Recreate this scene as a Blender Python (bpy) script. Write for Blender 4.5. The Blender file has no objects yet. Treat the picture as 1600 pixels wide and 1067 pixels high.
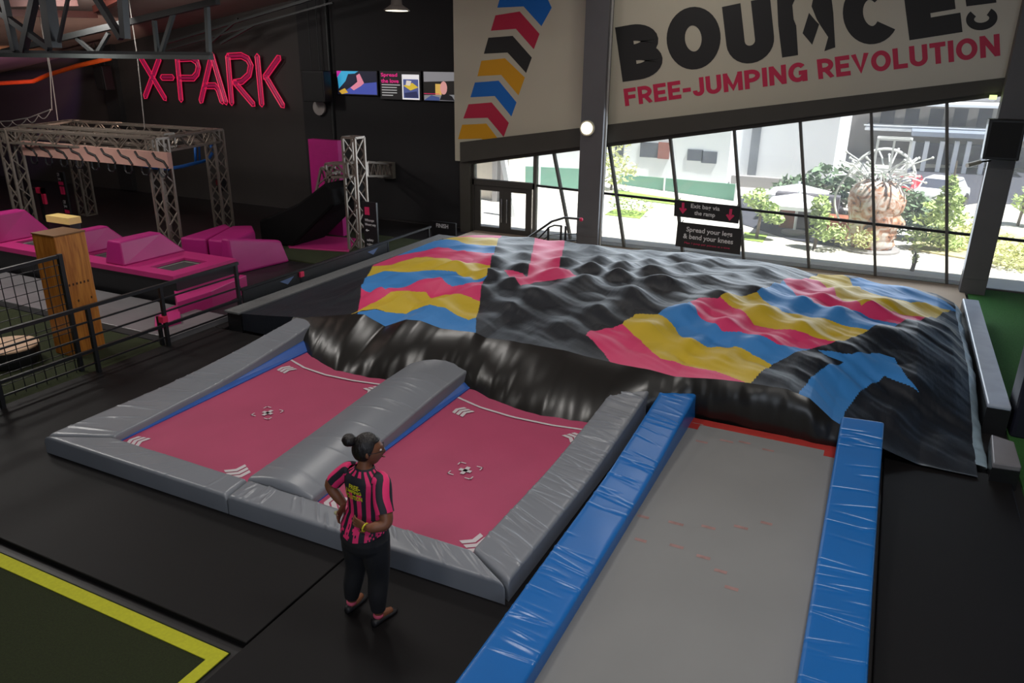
import bpy, bmesh, math, random
import numpy as np
from mathutils import Vector, Matrix, Euler
random.seed(7); np.random.seed(7)
C = bpy.context.scene.collection
SC = bpy.context.scene
# ------------------------------------------------------------------ camera
EYE = Vector((0, 0, 4.4))
F_PX, PITCH, YAW, ROLL = 1185.67375, 0.349814662, 0.448624018, 0.0128716671
_c, _s = math.cos, math.sin
FW = Vector((-_s(YAW)*_c(PITCH), _c(YAW)*_c(PITCH), -_s(PITCH)))
_r = Vector((_c(YAW), _s(YAW), 0)); _u = _r.cross(FW)
RT = _r*_c(ROLL) + _u*_s(ROLL); UP = _u*_c(ROLL) - _r*_s(ROLL)
cd = bpy.data.cameras.new('camera'); cam = bpy.data.objects.new('camera', cd); C.objects.link(cam)
cd.sensor_width = 36; cd.lens = F_PX/1600*36; cd.clip_end = 400; cd.clip_start = 0.05
cam.matrix_world = Matrix(((RT.x, UP.x, -FW.x, EYE.x), (RT.y, UP.y, -FW.y, EYE.y), (RT.z, UP.z, -FW.z, EYE.z), (0, 0, 0, 1)))
SC.camera = cam
# ------------------------------------------------------------------ world, sun, lamps, exposure
SC.view_settings.view_transform = 'Standard'; SC.view_settings.look = 'None'
SC.view_settings.gamma = 1; SC.view_settings.exposure = 0.0; SC.view_settings.use_curve_mapping = False
wd = bpy.data.worlds.new('sky_world'); SC.world = wd; wd.use_nodes = True
nt = wd.node_tree; nt.nodes.clear()
sky = nt.nodes.new('ShaderNodeTexSky'); sky.sky_type = 'HOSEK_WILKIE'; sky.turbidity = 3.0
sky.sun_direction = Vector((0.36, -0.10, 0.92)).normalized()
bg = nt.nodes.new('ShaderNodeBackground'); bg.inputs['Strength'].default_value = 3.2
ow = nt.nodes.new('ShaderNodeOutputWorld')
nt.links.new(sky.outputs['Color'], bg.inputs['Color']); nt.links.new(bg.outputs['Background'], ow.inputs['Surface'])

def light(name, kind, loc, energy, color=(1, 1, 1), size=1, size_y=None, to=None, angle=None):
    l = bpy.data.lights.new(name, kind); l.energy = energy; l.color = color
    if kind == 'AREA':
        l.size = size
        if size_y: l.shape = 'RECTANGLE'; l.size_y = size_y
    elif kind == 'SUN': l.angle = angle or 0.01
    elif kind in ('POINT', 'SPOT'): l.shadow_soft_size = size
    o = bpy.data.objects.new(name, l); C.objects.link(o); o.location = loc
    if to is not None:
        d = Vector(to) - Vector(loc); o.rotation_euler = d.to_track_quat('-Z', 'Y').to_euler()
    return o
light('sun', 'SUN', (20, 10, 40), 13.0, (1, 0.96, 0.9), to=(20-0.36, 10+0.10, 40-0.92), angle=0.009)
# daylight coming in through the glass front
wl = light('window_daylight', 'AREA', (-4.2, 18.3, 1.9), 420, (0.80, 0.90, 1.0), 12.5, 3.0, to=(-4.2, 0, 0.4))
# high-bay ceiling lamps over the hall
for nm, x, y, z, e in (('highbay_light', -5.0, 5.5, 7.3, 60), ('highbay_light', 0.8, 5.5, 8.2, 105), ('highbay_light', -9.0, 11.0, 6.8, 45),
                       ('highbay_light', -13.5, 6.5, 6.2, 80), ('highbay_light', -17.5, 9.0, 5.7, 95), ('highbay_light', -3.0, -1.0, 7.9, 60), ('highbay_light', -4.5, 15.9, 7.6, 25)):
    light(nm, 'AREA', (x, y, z), e*1.95, (1, 0.96, 0.91), 1.2, to=(x, y, 0))
light('rear_fill_light', 'AREA', (2, -5.0, 4.5), 260, (0.78, 0.87, 1.0), 8, 3, to=(-2, 8, 0))  # soft bluish fill added behind the camera, no window modelled there

light('wall_fill_light', 'AREA', (-17.0, 12.5, 5.75), 170, (1, .95, .9), 1.0, to=(-20.5, 19, 2.3))  # unseen fill added to brighten the sign wall
light('roof_fill_spot', 'SPOT', (-19.5, 15.4, 2.8), 150, (1, .74, .62), .06, to=(-24, 14.5, 5.2)).data.spot_size = 1.9  # unseen warm fill added to lift the underside of the roof
# ------------------------------------------------------------------ picture point -> place in the hall
def ray(px, py): return RT*(px-800) - UP*(py-533.5) + FW*F_PX
def fl(px, py, z=0.0):
    d = ray(px, py); return EYE + d*((z-EYE.z)/d.z)
def wy(px, py, Y):
    d = ray(px, py); return EYE + d*(Y/d.y)
def wx(px, py, X):
    d = ray(px, py); return EYE + d*(X/d.x)
def cl(px, py, off=0.0):
    # point on the sloping ceiling seen at a picture point
    d = ray(px, py); n = Vector((-0.154, 0, 1)); return EYE+d*((6.4+0.154*14.3-off-EYE.dot(n))/d.dot(n))
# ------------------------------------------------------------------ materials
def lin(c):
    out = []
    for v in c[:3]:
        v = v/255.0
        out.append(v/12.92 if v <= 0.04045 else ((v+0.055)/1.055)**2.4)
    return tuple(out)+(1.0,)
MATS = {}
def mat(name, col, rough=0.6, var=0.08, vscale=6, bump=0.0, bscale=40, stretch=None, metal=0.0, emit=0.0, spec=0.5, coat=0.0, detail=3, sheen=0, ridge=0.0, dist=0.02):
    if name in MATS: return MATS[name]
    m = bpy.data.materials.new(name); m.use_nodes = True; n = m.node_tree.nodes; L = m.node_tree.links
    b = n['Principled BSDF']; c = lin(col)
    b.inputs['Roughness'].default_value = rough; b.inputs['Metallic'].default_value = metal
    b.inputs['Specular IOR Level'].default_value = spec; b.inputs['Coat Weight'].default_value = coat
    if sheen: b.inputs['Sheen Weight'].default_value = sheen
    tc = n.new('ShaderNodeTexCoord')
    if var > 0:
        nz = n.new('ShaderNodeTexNoise'); nz.inputs['Scale'].default_value = vscale; nz.inputs['Detail'].default_value = detail
        L.new(tc.outputs['Object'], nz.inputs['Vector'])
        rp = n.new('ShaderNodeValToRGB'); rp.color_ramp.elements[0].position = 0.3; rp.color_ramp.elements[1].position = 0.7
        rp.color_ramp.elements[0].color = tuple(v*(1-var) for v in c[:3])+(1,); rp.color_ramp.elements[1].color = tuple(min(1, v*(1+var)) for v in c[:3])+(1,)
        L.new(nz.outputs['Fac'], rp.inputs['Fac']); L.new(rp.outputs['Color'], b.inputs['Base Color'])
    else: b.inputs['Base Color'].default_value = c
    if bump > 0:
        nb = n.new('ShaderNodeTexNoise'); nb.inputs['Scale'].default_value = bscale; nb.inputs['Detail'].default_value = detail
        if stretch:
            mp = n.new('ShaderNodeMapping'); mp.inputs['Scale'].default_value = stretch[:3]
            if len(stretch) > 3: mp.inputs['Rotation'].default_value = (0, 0, stretch[3])
            L.new(tc.outputs['Object'], mp.inputs['Vector']); L.new(mp.outputs['Vector'], nb.inputs['Vector'])
        else: L.new(tc.outputs['Object'], nb.inputs['Vector'])
        bp = n.new('ShaderNodeBump'); bp.inputs['Strength'].default_value = bump; bp.inputs['Distance'].default_value = 0.02
        if ridge:      # sparse sharp creases of stretched vinyl
            m1 = n.new('ShaderNodeMath'); m1.operation = 'MULTIPLY_ADD'; m1.inputs[1].default_value = 2; m1.inputs[2].default_value = -1; L.new(nb.outputs['Fac'], m1.inputs[0])
            m2 = n.new('ShaderNodeMath'); m2.operation = 'ABSOLUTE'; L.new(m1.outputs[0], m2.inputs[0])
            m3 = n.new('ShaderNodeMath'); m3.operation = 'SUBTRACT'; m3.inputs[0].default_value = 1; L.new(m2.outputs[0], m3.inputs[1])
            m4 = n.new('ShaderNodeMath'); m4.operation = 'POWER'; m4.inputs[1].default_value = ridge; L.new(m3.outputs[0], m4.inputs[0])
            n2 = n.new('ShaderNodeTexNoise'); n2.inputs['Scale'].default_value = 1.7; n2.inputs['Detail'].default_value = 1; L.new(tc.outputs['Object'], n2.inputs['Vector'])
            r2 = n.new('ShaderNodeMapRange'); r2.inputs['From Min'].default_value = .38; r2.inputs['From Max'].default_value = .62; L.new(n2.outputs['Fac'], r2.inputs['Value'])
            m5 = n.new('ShaderNodeMath'); m5.operation = 'MULTIPLY'; L.new(m4.outputs[0], m5.inputs[0]); L.new(r2.outputs['Result'], m5.inputs[1])
            L.new(m5.outputs[0], bp.inputs['Height']); bp.inputs['Distance'].default_value = dist
        else: L.new(nb.outputs['Fac'], bp.inputs['Height']); L.new(bp.outputs['Normal'], b.inputs['Normal'])
    if emit > 0:
        b.inputs['Emission Color'].default_value = c; b.inputs['Emission Strength'].default_value = emit
    MATS[name] = m
    return m
# ------------------------------------------------------------------ mesh builders
def wloc(o):
    v = Vector(o.location)
    while o.parent is not None: o = o.parent; v = v + Vector(o.location)
    return v
class MB:
    def __init__(s): s.v = []; s.f = []; s.mi = []
    def add(s, vs, fs, mi=0):
        o = len(s.v); s.v += [tuple(v) for v in vs]; s.f += [tuple(i+o for i in f) for f in fs]; s.mi += [mi]*len(fs)
    def box(s, lo, hi, mi=0, M=None):
        x0, y0, z0 = lo; x1, y1, z1 = hi
        vs = [Vector(p) for p in ((x0, y0, z0), (x1, y0, z0), (x1, y1, z0), (x0, y1, z0), (x0, y0, z1), (x1, y0, z1), (x1, y1, z1), (x0, y1, z1))]
        if M is not None: vs = [M @ v for v in vs]
        s.add(vs, [(0, 3, 2, 1), (4, 5, 6, 7), (0, 1, 5, 4), (1, 2, 6, 5), (2, 3, 7, 6), (3, 0, 4, 7)], mi)
    def hexa(s, p, mi=0):   # 8 points: bottom loop, top loop
        s.add(p, [(0, 3, 2, 1), (4, 5, 6, 7), (0, 1, 5, 4), (1, 2, 6, 5), (2, 3, 7, 6), (3, 0, 4, 7)], mi)
    def bar(s, a, b, w, h=None, mi=0, up=(0, 0, 1)):
        a = Vector(a); b = Vector(b); h = h or w; d = (b-a).normalized(); u = Vector(up)
        if abs(d.dot(u)) > 0.98: u = Vector((0, 1, 0))
        r = d.cross(u).normalized(); u = r.cross(d).normalized()
        r *= w/2; u *= h/2
        s.hexa([a-r-u, a+r-u, a+r+u, a-r+u, b-r-u, b+r-u, b+r+u, b-r+u], mi)
    def tube(s, pts, rad, n=8, mi=0, cap=True):
        pts = [Vector(p) for p in pts]; rr = rad if hasattr(rad, '__len__') else [rad]*len(pts)
        rings = []; pu = None
        for i, p in enumerate(pts):
            t = (pts[min(i+1, len(pts)-1)]-pts[max(i-1, 0)]).normalized()
            if pu is None: pu = Vector((0, 0, 1)) if abs(t.z) < 0.95 else Vector((1, 0, 0))
            r = t.cross(pu).normalized(); u = r.cross(t).normalized(); pu = u
            rings.append([p + r*math.cos(k*2*math.pi/n)*rr[i] + u*math.sin(k*2*math.pi/n)*rr[i] for k in range(n)])
        vs = [v for r in rings for v in r]; fs = []
        for i in range(len(pts)-1):
            for k in range(n): fs.append((i*n+k, i*n+(k+1) % n, (i+1)*n+(k+1) % n, (i+1)*n+k))
        if cap: fs += [tuple(range(n))[::-1], tuple((len(pts)-1)*n+k for k in range(n))]
        s.add(vs, fs, mi)
    def prism(s, poly, vec, mi=0):
        n = len(poly); a = [Vector(p) for p in poly]; b = [p+Vector(vec) for p in a]
        s.add(a+b, [tuple(range(n))[::-1], tuple(range(n, 2*n))]+[(i, (i+1) % n, n+(i+1) % n, n+i) for i in range(n)], mi)
    def lathe(s, prof, n=20, at=(0, 0, 0), mi=0, M=None):
        vs = []; fs = []
        for r, z in prof:
            for k in range(n):
                v = Vector((r*math.cos(2*math.pi*k/n), r*math.sin(2*math.pi*k/n), z))
                if M is not None: v = M @ v
                vs.append(v+Vector(at))
        for i in range(len(prof)-1):
            for k in range(n): fs.append((i*n+k, i*n+(k+1) % n, (i+1)*n+(k+1) % n, (i+1)*n+k))
        fs += [tuple(range(n))[::-1], tuple((len(prof)-1)*n+k for k in range(n))]
        s.add(vs, fs, mi)
    def grid(s, P, mi=0, flip=False):   # P[i][j] points
        ni = len(P); nj = len(P[0]); vs = [p for r in P for p in r]; fs = []
        for i in range(ni-1):
            for j in range(nj-1):
                q = (i*nj+j, (i+1)*nj+j, (i+1)*nj+j+1, i*nj+j+1)
                fs.append(q[::-1] if flip else q)
        s.add(vs, fs, mi)
    def blob(s, c, r, nu=10, nv=7, mi=0, jit=0.0):
        c = Vector(c); r = Vector(r) if hasattr(r, '__len__') else Vector((r, r, r)); vs = []; fs = []
        for i in range(nv+1):
            th = math.pi*i/nv
            for k in range(nu):
                ph = 2*math.pi*k/nu; j = 1+random.uniform(-jit, jit)
                vs.append(c+Vector((r.x*math.sin(th)*math.cos(ph), r.y*math.sin(th)*math.sin(ph), r.z*math.cos(th)))*1.0*j if jit == 0 else c+Vector((r.x*math.sin(th)*math.cos(ph)*j, r.y*math.sin(th)*math.sin(ph)*j, r.z*math.cos(th)*j)))
        for i in range(nv):
            for k in range(nu): fs.append((i*nu+k, (i+1)*nu+k, (i+1)*nu+(k+1) % nu, i*nu+(k+1) % nu))
        s.add(vs, fs, mi)
    def build(s, name, mats, parent=None, smooth=False, bevel=0, origin=None, label=None, fixn=True):
        if not isinstance(mats, (list, tuple)): mats = [mats]
        me = bpy.data.meshes.new(name); vs = s.v
        if parent is not None: origin = wloc(parent)
        if origin is None:
            a = np.array(vs); origin = Vector(((a[:, 0].min()+a[:, 0].max())/2, (a[:, 1].min()+a[:, 1].max())/2, a[:, 2].min()))
        origin = Vector(origin)
        me.from_pydata([(v[0]-origin.x, v[1]-origin.y, v[2]-origin.z) for v in vs], [], s.f)
        for m in mats: me.materials.append(m)
        me.polygons.foreach_set('material_index', s.mi)
        if fixn:
            bm = bmesh.new(); bm.from_mesh(me); bmesh.ops.recalc_face_normals(bm, faces=bm.faces); bm.to_mesh(me); bm.free()
        if smooth: me.polygons.foreach_set('use_smooth', [True]*len(me.polygons))
        me.update()
        o = bpy.data.objects.new(name, me); C.objects.link(o)
        if parent is not None: o.parent = parent
        else: o.location = origin
        if bevel:
            md = o.modifiers.new('bevel', 'BEVEL'); md.width = bevel; md.segments = 2; md.limit_method = 'ANGLE'; md.angle_limit = math.radians(40)
        if label: o['label'] = label
        return o
def thing(name, loc, label, cat, group=None):
    o = bpy.data.objects.new(name, None); C.objects.link(o); o.location = loc; o.empty_display_size = 0.2
    o['label'] = label; o['category'] = cat
    if group: o['group'] = group
    return o
def tag(o, label, cat, group=None, kind=None):
    o['label'] = label; o['category'] = cat
    if group: o['group'] = group
    if kind: o['kind'] = kind
    return o
def struct(o):
    o['kind'] = 'structure'; return o
def copy_tree(o, parent=None):
    c = o.copy(); C.objects.link(c)
    if parent is not None: c.parent = parent
    for ch in list(o.children): copy_tree(ch, c)
    return c
_tc = {}
def text_mesh(txt, bold=0.02, res=3, align='LEFT', space=1.0, line=1.0):
    """outline of a line of lettering as (verts, faces), 1 unit high capitals approx 0.7"""
    k = (txt, bold, align, space, line)
    if k in _tc: return _tc[k]
    cu = bpy.data.curves.new('lettering', 'FONT'); cu.body = txt; cu.offset = bold; cu.resolution_u = res
    cu.align_x = align; cu.space_character = space; cu.space_line = line
    o = bpy.data.objects.new('lettering', cu); C.objects.link(o)
    dg = bpy.context.evaluated_depsgraph_get(); me = bpy.data.meshes.new_from_object(o.evaluated_get(dg))
    vs = [v.co.copy() for v in me.vertices]; fs = [tuple(p.vertices) for p in me.polygons]
    bpy.data.objects.remove(o); bpy.data.curves.remove(cu); bpy.data.meshes.remove(me)
    _tc[k] = (vs, fs); return vs, fs
def put_text(mb, txt, o, ex, ey, mi=0, bold=0.02, n=None, align='LEFT', fit=True, space=1.0, line=1.0):
    """lettering fitted into the parallelogram o, o+ex, o+ey; n lifts it off the board"""
    vs, fs = text_mesh(txt, bold, align=align, space=space, line=line)
    xs = [v.x for v in vs]; ys = [v.y for v in vs]; x0, x1, y0, y1 = min(xs), max(xs), min(ys), max(ys)
    o = Vector(o); ex = Vector(ex); ey = Vector(ey); n = Vector(n or (0, 0, 0))
    mb.add([o+n+ex*((v.x-x0)/(x1-x0))+ey*((v.y-y0)/(y1-y0)) for v in vs], fs, mi)
# ------------------------------------------------------------------ heavy block lettering built from strokes
def arc(cx, cy, rx, ry, a0, a1, n=14): return [(cx+rx*math.cos(math.radians(a0+(a1-a0)*i/n)), cy+ry*math.sin(math.radians(a0+(a1-a0)*i/n))) for i in range(n+1)]
def glyph(ch, s):
    h = s/2
    if ch == 'I': return s, [[(h, 0), (h, 1)]]
    if ch == '-': return .4, [[(0, .42), (.4, .42)]]
    if ch in 'FE':
        w = .64; st = [[(h, 0), (h, 1)], [(0, 1-h), (w, 1-h)], [(0, .5), (w-.05, .5)]]
        if ch == 'E': st.append([(0, h), (w, h)])
        return w, st
    if ch in 'RPB':
        w = .72; m = .44 if ch != 'B' else .5; ry = (1-h-m)/2; r = min(.3, w-h-.2)
        st = [[(h, 0), (h, 1)], [(0, 1-h)]+arc(w-h-r, m+ry, r, ry, 90, -90)+[(0, m)]]
        if ch == 'R': st.append([(.36, m), (w-h*.8, 0)])
        if ch == 'B': st.append([(0, m)]+arc(w-h-r+.03, (m+h)/2, r, (m-h)/2, 90, -90)+[(0, h)])
        return w, st
    if ch == 'J': w = .56; r = (w-s)/2; return w, [[(w-h, 1)]+arc(w/2, h+r, r, r, 0, -180)+[(h, h+r+.04)]]
    if ch == 'U': w = .74; r = (w-s)/2; return w, [[(h, 1)]+arc(w/2, h+r, r, r, 180, 360)+[(w-h, 1)]]
    if ch == 'M': w = .9; return w, [[(h, 0), (h, 1)], [(w-h, 0), (w-h, 1)], [(h*.8, 1-h*.3), (w/2, h*.6), (w-h*.8, 1-h*.3)]]
    if ch == 'N': w = .76; return w, [[(h, 0), (h, 1)], [(w-h, 0), (w-h, 1)], [(h, 1-h*.4), (w-h, h*.4)]]
    if ch == 'V': w = .74; return w, [[(h*.8, 1), (w/2, h*.4), (w-h*.8, 1)]]
    if ch == 'O': w = .84; return w, [arc(w/2, .5, w/2-h, .5-h, 0, 360, 36)]
    if ch == 'C': w = .8; return w, [arc(w/2, .5, w/2-h, .5-h, 42, 318, 28)]
    if ch == 'G': w = .82; return w, [arc(w/2, .5, w/2-h, .5-h, 42, 330, 28), [(w-h, 0), (w-h, .46), (w*.55, .46)]]
    if ch == 'L': w = .6; return w, [[(h, 0), (h, 1)], [(0, h), (w, h)]]
    if ch == 'T': w = .64; return w, [[(w/2, 0), (w/2, 1)], [(0, 1-h), (w, 1-h)]]
    return .3, []
def stroke_quads(pl, s):
    P = [Vector(p) for p in pl]; closed = (P[0]-P[-1]).length < 1e-6; L_, R_ = [], []; n = len(P)
    for i in range(n):
        a = P[i-1] if i > 0 else (P[-2] if closed else None); c = P[i+1] if i < n-1 else (P[1] if closed else None)
        d0 = (P[i]-a).normalized() if a is not None else None; d1 = (c-P[i]).normalized() if c is not None else None
        d0 = d0 if d0 is not None else d1; d1 = d1 if d1 is not None else d0
        n0 = Vector((-d0.y, d0.x)); n1 = Vector((-d1.y, d1.x)); m = (n0+n1)
        m = m.normalized() if m.length > 1e-4 else n0; k = min(2.5, 1/max(.3, m.dot(n0))); L_.append(P[i]+m*s/2*k); R_.append(P[i]-m*s/2*k)
    return [(L_[i], R_[i], R_[i+1], L_[i+1]) for i in range(n-1)]
def block_text(mb, txt, o, ex, ey, s=.2, gap=.1, mi=0):
    """heavy capitals fitted into the parallelogram o, o+ex, o+ey"""
    x = 0; Q = []; lay = 0; up_ = Vector(ex).cross(Vector(ey)).normalized()
    for ch in txt:
        w, st = glyph(ch, s)
        for pl in st:
            lay += 1
            for q in stroke_quads(pl, s): Q.append([(v.x+x, v.y, (lay % 4)*.0012) for v in q])
        x += w+gap
    x -= gap; o = Vector(o); ex = Vector(ex); ey = Vector(ey)
    for q in Q: mb.add([o+ex*(a/x)+ey*min(1.0, max(0.0, b))+up_*l for a, b, l in q], [(0, 1, 2, 3)], mi)
# ================================================================== the setting
M_wall = mat('dark_wall_paint', (54, 50, 48), 0.75, 0.06, 1.5)
M_wallb = mat('black_wall_paint', (34, 33, 34), 0.8, 0.06, 1.5)
M_floor = mat('black_floor', (30, 28, 29), 0.5, 0.15, 2)
M_roof = mat('roof_deck', (150, 130, 122), 0.7, 0.1, 1, bump=0.4, bscale=3, stretch=(8, 0.2, 1))
M_steel = mat('dark_steel', (40, 42, 42), 0.5, 0.08, 5)
M_frame = mat('grey_frame_paint', (92, 90, 86), 0.45, 0.05, 5)
M_beam = mat('brown_grey_beam', (66, 63, 56), 0.6, 0.05, 3)
M_col = mat('column_paint', (98, 97, 99), 0.55, 0.05, 2)
M_white = mat('off_white_panel', (200, 193, 172), 0.35, 0.02, 1)
M_black = mat('satin_black', (24, 24, 26), 0.45, 0.05, 4)
def roof_z(x): return 6.4+0.154*(x+14.3)
YW = 18.9
def wallpoly(name, pts, th, m):
    b = MB(); b.prism(pts, th, 0); return struct(b.build(name, m))
XL, XR, YB = -46.0, 12.0, -6.5
b = MB(); b.box((XL, YB, -0.35), (XR, 18.95, -0.06)); struct(b.build('floor', M_floor))
b = MB(); b.prism([(XL, YB, roof_z(XL)), (XR, YB, roof_z(XR)), (XR, 19.2, roof_z(XR)), (XL, 19.2, roof_z(XL))], (0, 0, 0.25)); struct(b.build('ceiling', M_roof))
wallpoly('wall_back', [(XL, YW, -0.3), (-10.4, YW, -0.3), (-10.4, YW, roof_z(-10.4)+.1), (XL, YW, roof_z(XL)+.1)], (0, 0.2, 0), M_wall)
wallpoly('wall_rear', [(XL, YB, -0.3), (XR, YB, -0.3), (XR, YB, roof_z(XR)), (XL, YB, roof_z(XL))], (0, -0.2, 0), M_wall)
wallpoly('wall_left', [(XL, YB, -0.3), (XL, 19, -0.3), (XL, 19, roof_z(XL)+.2), (XL, YB, roof_z(XL)+.2)], (-0.2, 0, 0), M_wall)
wallpoly('wall_right', [(XR, YB, -0.3), (XR, 19, -0.3), (XR, 19, roof_z(XR)+.2), (XR, YB, roof_z(XR)+.2)], (0.2, 0, 0), M_wall)
# sloping head of the glass front
h0 = wy(735, 257, 18.6); h1 = wy(1560, 151, 18.6)
def head_z(x): return h0.z+(h1.z-h0.z)*(x-h0.x)/(h1.x-h0.x)
b0 = wy(720, 222, 18.45); b1 = wy(1580, 120, 18.45)
def beam_z(x): return b0.z+(b1.z-b0.z)*(x-b0.x)/(b1.x-b0.x)
wallpoly('wall_front', [(-10.7, 18.62, head_z(-10.7)), (XR, 18.62, head_z(XR)), (XR, 18.62, roof_z(XR)+.1), (-10.7, 18.62, roof_z(-10.7)+.1)], (0, 0.3, 0), M_wallb)
b = MB(); xs0, xs1 = b0.x, XR
b.prism([(xs0, 18.4, head_z(xs0)+0.10), (xs1, 18.4, head_z(xs1)+0.10), (xs1, 18.4, beam_z(xs1)), (xs0, 18.4, beam_z(xs0))], (0, 0.22, 0))
b.prism([(xs0, 18.55, head_z(xs0)-0.0), (xs1, 18.55, head_z(xs1)-0.0), (xs1, 18.55, head_z(xs1)+0.12), (xs0, 18.55, head_z(xs0)+0.12)], (0, 0.07, 0))
struct(b.build('trim_1', M_beam))
# dark pilaster beside the door and wall strip behind the white panel
p = wy(721, 250, 18.6); q = wy(737, 250, 18.6)
wallpoly('trim_2', [(p.x, 18.5, -0.2), (q.x, 18.5, -0.2), (q.x, 18.5, head_z(q.x)+.1), (p.x, 18.5, head_z(p.x)+.1)], (0, 0.4, 0), M_beam)
# steel columns in front of the glass
def column(name, px, y0, y1, wdt, Y, skirt):
    a = wy(px[0], px[1], Y).x; b = MB()
    b.box((a, Y, -0.1), (a+wdt, Y+0.34, roof_z(a)+.1))
    b.box((a-0.0, Y-0.012, skirt), (a+wdt, Y, roof_z(a)+.1), 0)
    return struct(b.build(name, M_col, bevel=0.012))
column('trim_3', (907.5, 200), 0, 0, wy(942.5, 200, 18.06).x-wy(907.5, 200, 18.06).x, 18.06, 0.3)
column('trim_4', (1541, 267), 0, 0, wy(1584, 267, 18.06).x-wy(1541, 267, 18.06).x, 18.06, 0.3)
b = MB(); xc = wy(951, 120, 18.2).x; b.tube([(xc, 18.2, 0), (xc, 18.2, roof_z(xc))], 0.03)
struct(b.build('trim_5', mat('pale_conduit', (168, 166, 160), 0.5, 0.03)))
# corner pipe on the back wall
xc = wy(521, 200, 18.8).x; b = MB(); b.tube([(xc, 18.8, 0), (xc, 18.8, roof_z(xc))], 0.05); struct(b.build('trim_6', M_steel))
x0 = wy(478, 200, 18.85).x; wallpoly('trim_7', [(x0, 18.8, 0), (xc, 18.8, 0), (xc, 18.8, roof_z(xc)), (x0, 18.8, roof_z(x0))], (0, 0.1, 0), M_wallb)
x0 = wy(178, 200, 18.85).x; x1 = wy(198, 200, 18.85).x
wallpoly('trim_8', [(x0, 18.7, 0), (x1, 18.7, 0), (x1, 18.7, roof_z(x1)), (x0, 18.7, roof_z(x0))], (0, 0.2, 0), M_wallb)
x1 = -10.4; x0 = xc
wallpoly('trim_9', [(x0, 18.86, 0), (x1, 18.86, 0), (x1, 18.86, roof_z(x1)), (x0, 18.86, roof_z(x0))], (0, 0.03, 0), M_wallb)
# ------------------------------------------------------------------ glass front: one window per bay
def glass_mat():
    m = bpy.data.materials.new('hazy_glass'); m.use_nodes = True; n = m.node_tree.nodes; L = m.node_tree.links; n.clear()
    o = n.new('ShaderNodeOutputMaterial'); mx = n.new('ShaderNodeMixShader'); t = n.new('ShaderNodeBsdfTransparent'); g = n.new('ShaderNodeBsdfGlossy')
    t.inputs['Color'].default_value = (0.93, 0.96, 0.97, 1); g.inputs['Roughness'].default_value = 0.02
    fr = n.new('ShaderNodeFresnel'); fr.inputs['IOR'].default_value = 1.45
    tl = n.new('ShaderNodeBsdfTranslucent'); tl.inputs['Color'].default_value = (.9, .94, 1, 1); m2 = n.new('ShaderNodeMixShader'); dn = n.new('ShaderNodeTexNoise'); dn.inputs['Scale'].default_value = .8  # translucent share puts a pale haze veil into the glass
    mr = n.new('ShaderNodeMapRange'); mr.inputs['To Min'].default_value = .05; mr.inputs['To Max'].default_value = .13; L.new(dn.outputs['Fac'], mr.inputs['Value'])
    L.new(mr.outputs['Result'], m2.inputs['Fac']); L.new(t.outputs['BSDF'], m2.inputs[1]); L.new(tl.outputs['BSDF'], m2.inputs[2])
    L.new(fr.outputs['Fac'], mx.inputs['Fac']); L.new(m2.outputs['Shader'], mx.inputs[1]); L.new(g.outputs['BSDF'], mx.inputs[2]); L.new(mx.outputs['Shader'], o.inputs['Surface'])
    return m
M_glass = glass_mat()
YG = 18.72
mull = [((866, 237), (893, 378)), ((952, 222), (977, 392)), ((1047.5, 212), (1068, 402)), ((1147.5, 200), (1163, 412)), ((1250.5, 188), (1265, 428)), ((1361.5, 176), (1368, 440)), ((1479.5, 161), (1479, 462))]
def line_at(a, b, z):
    A = wy(a[0], a[1], YG); B = wy(b[0], b[1], YG); t = (z-A.z)/(B.z-A.z); return A.x+(B.x-A.x)*t
doorR = wy(838, 260, YG).x
edges = [lambda z: doorR] + [(lambda z, m=m: line_at(m[0], m[1], z)) for m in mull] + [lambda z: 3.75-0.12*(z-1.2), lambda z: 6.3-0.1*(z-1.2), lambda z: 9.0, lambda z: 11.9]
tr = wy(939, 301, YG); tr2 = wy(1520, 367, YG)
def trans_z(x): return tr.z+(tr2.z-tr.z)*(x-tr.x)/(tr2.x-tr.x)
def top_of(e):
    z = 3.0
    for _ in range(12): z = head_z(e(z))+0.05
    return z
for i in range(len(edges)-1):
    e0, e1 = edges[i], edges[i+1]; t0, t1 = top_of(e0), top_of(e1); b = MB(); d = 0.06
    b.bar((e1(-0.06), YG-0.03, -0.06), (e1(t1), YG-0.03, t1), d, 0.12, up=(0, 1, 0))
    if i == 0: b.bar((e0(-0.06), YG-0.03, -0.06), (e0(t0), YG-0.03, t0), 0.1, 0.12, up=(0, 1, 0))
    zt = trans_z(e0(1.3)); zt1 = trans_z(e1(1.3))
    b.bar((e0(zt), YG-0.03, zt), (e1(zt1), YG-0.03, zt1), 0.075, 0.055, mi=1, up=(0, 0, 1))
    b.bar((e0(0), YG-0.03, -0.03), (e1(0), YG-0.03, -0.03), 0.06, 0.06)
    w = struct(b.build('window_%d' % (i+1), [M_frame, M_black]))
    g = MB(); g.prism([(e0(-0.05), YG, -0.05), (e1(-0.05), YG, -0.05), (e1(t1), YG, t1), (e0(t0), YG, t0)], (0, 0.012, 0)); g.build('pane', M_glass, w)
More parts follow.
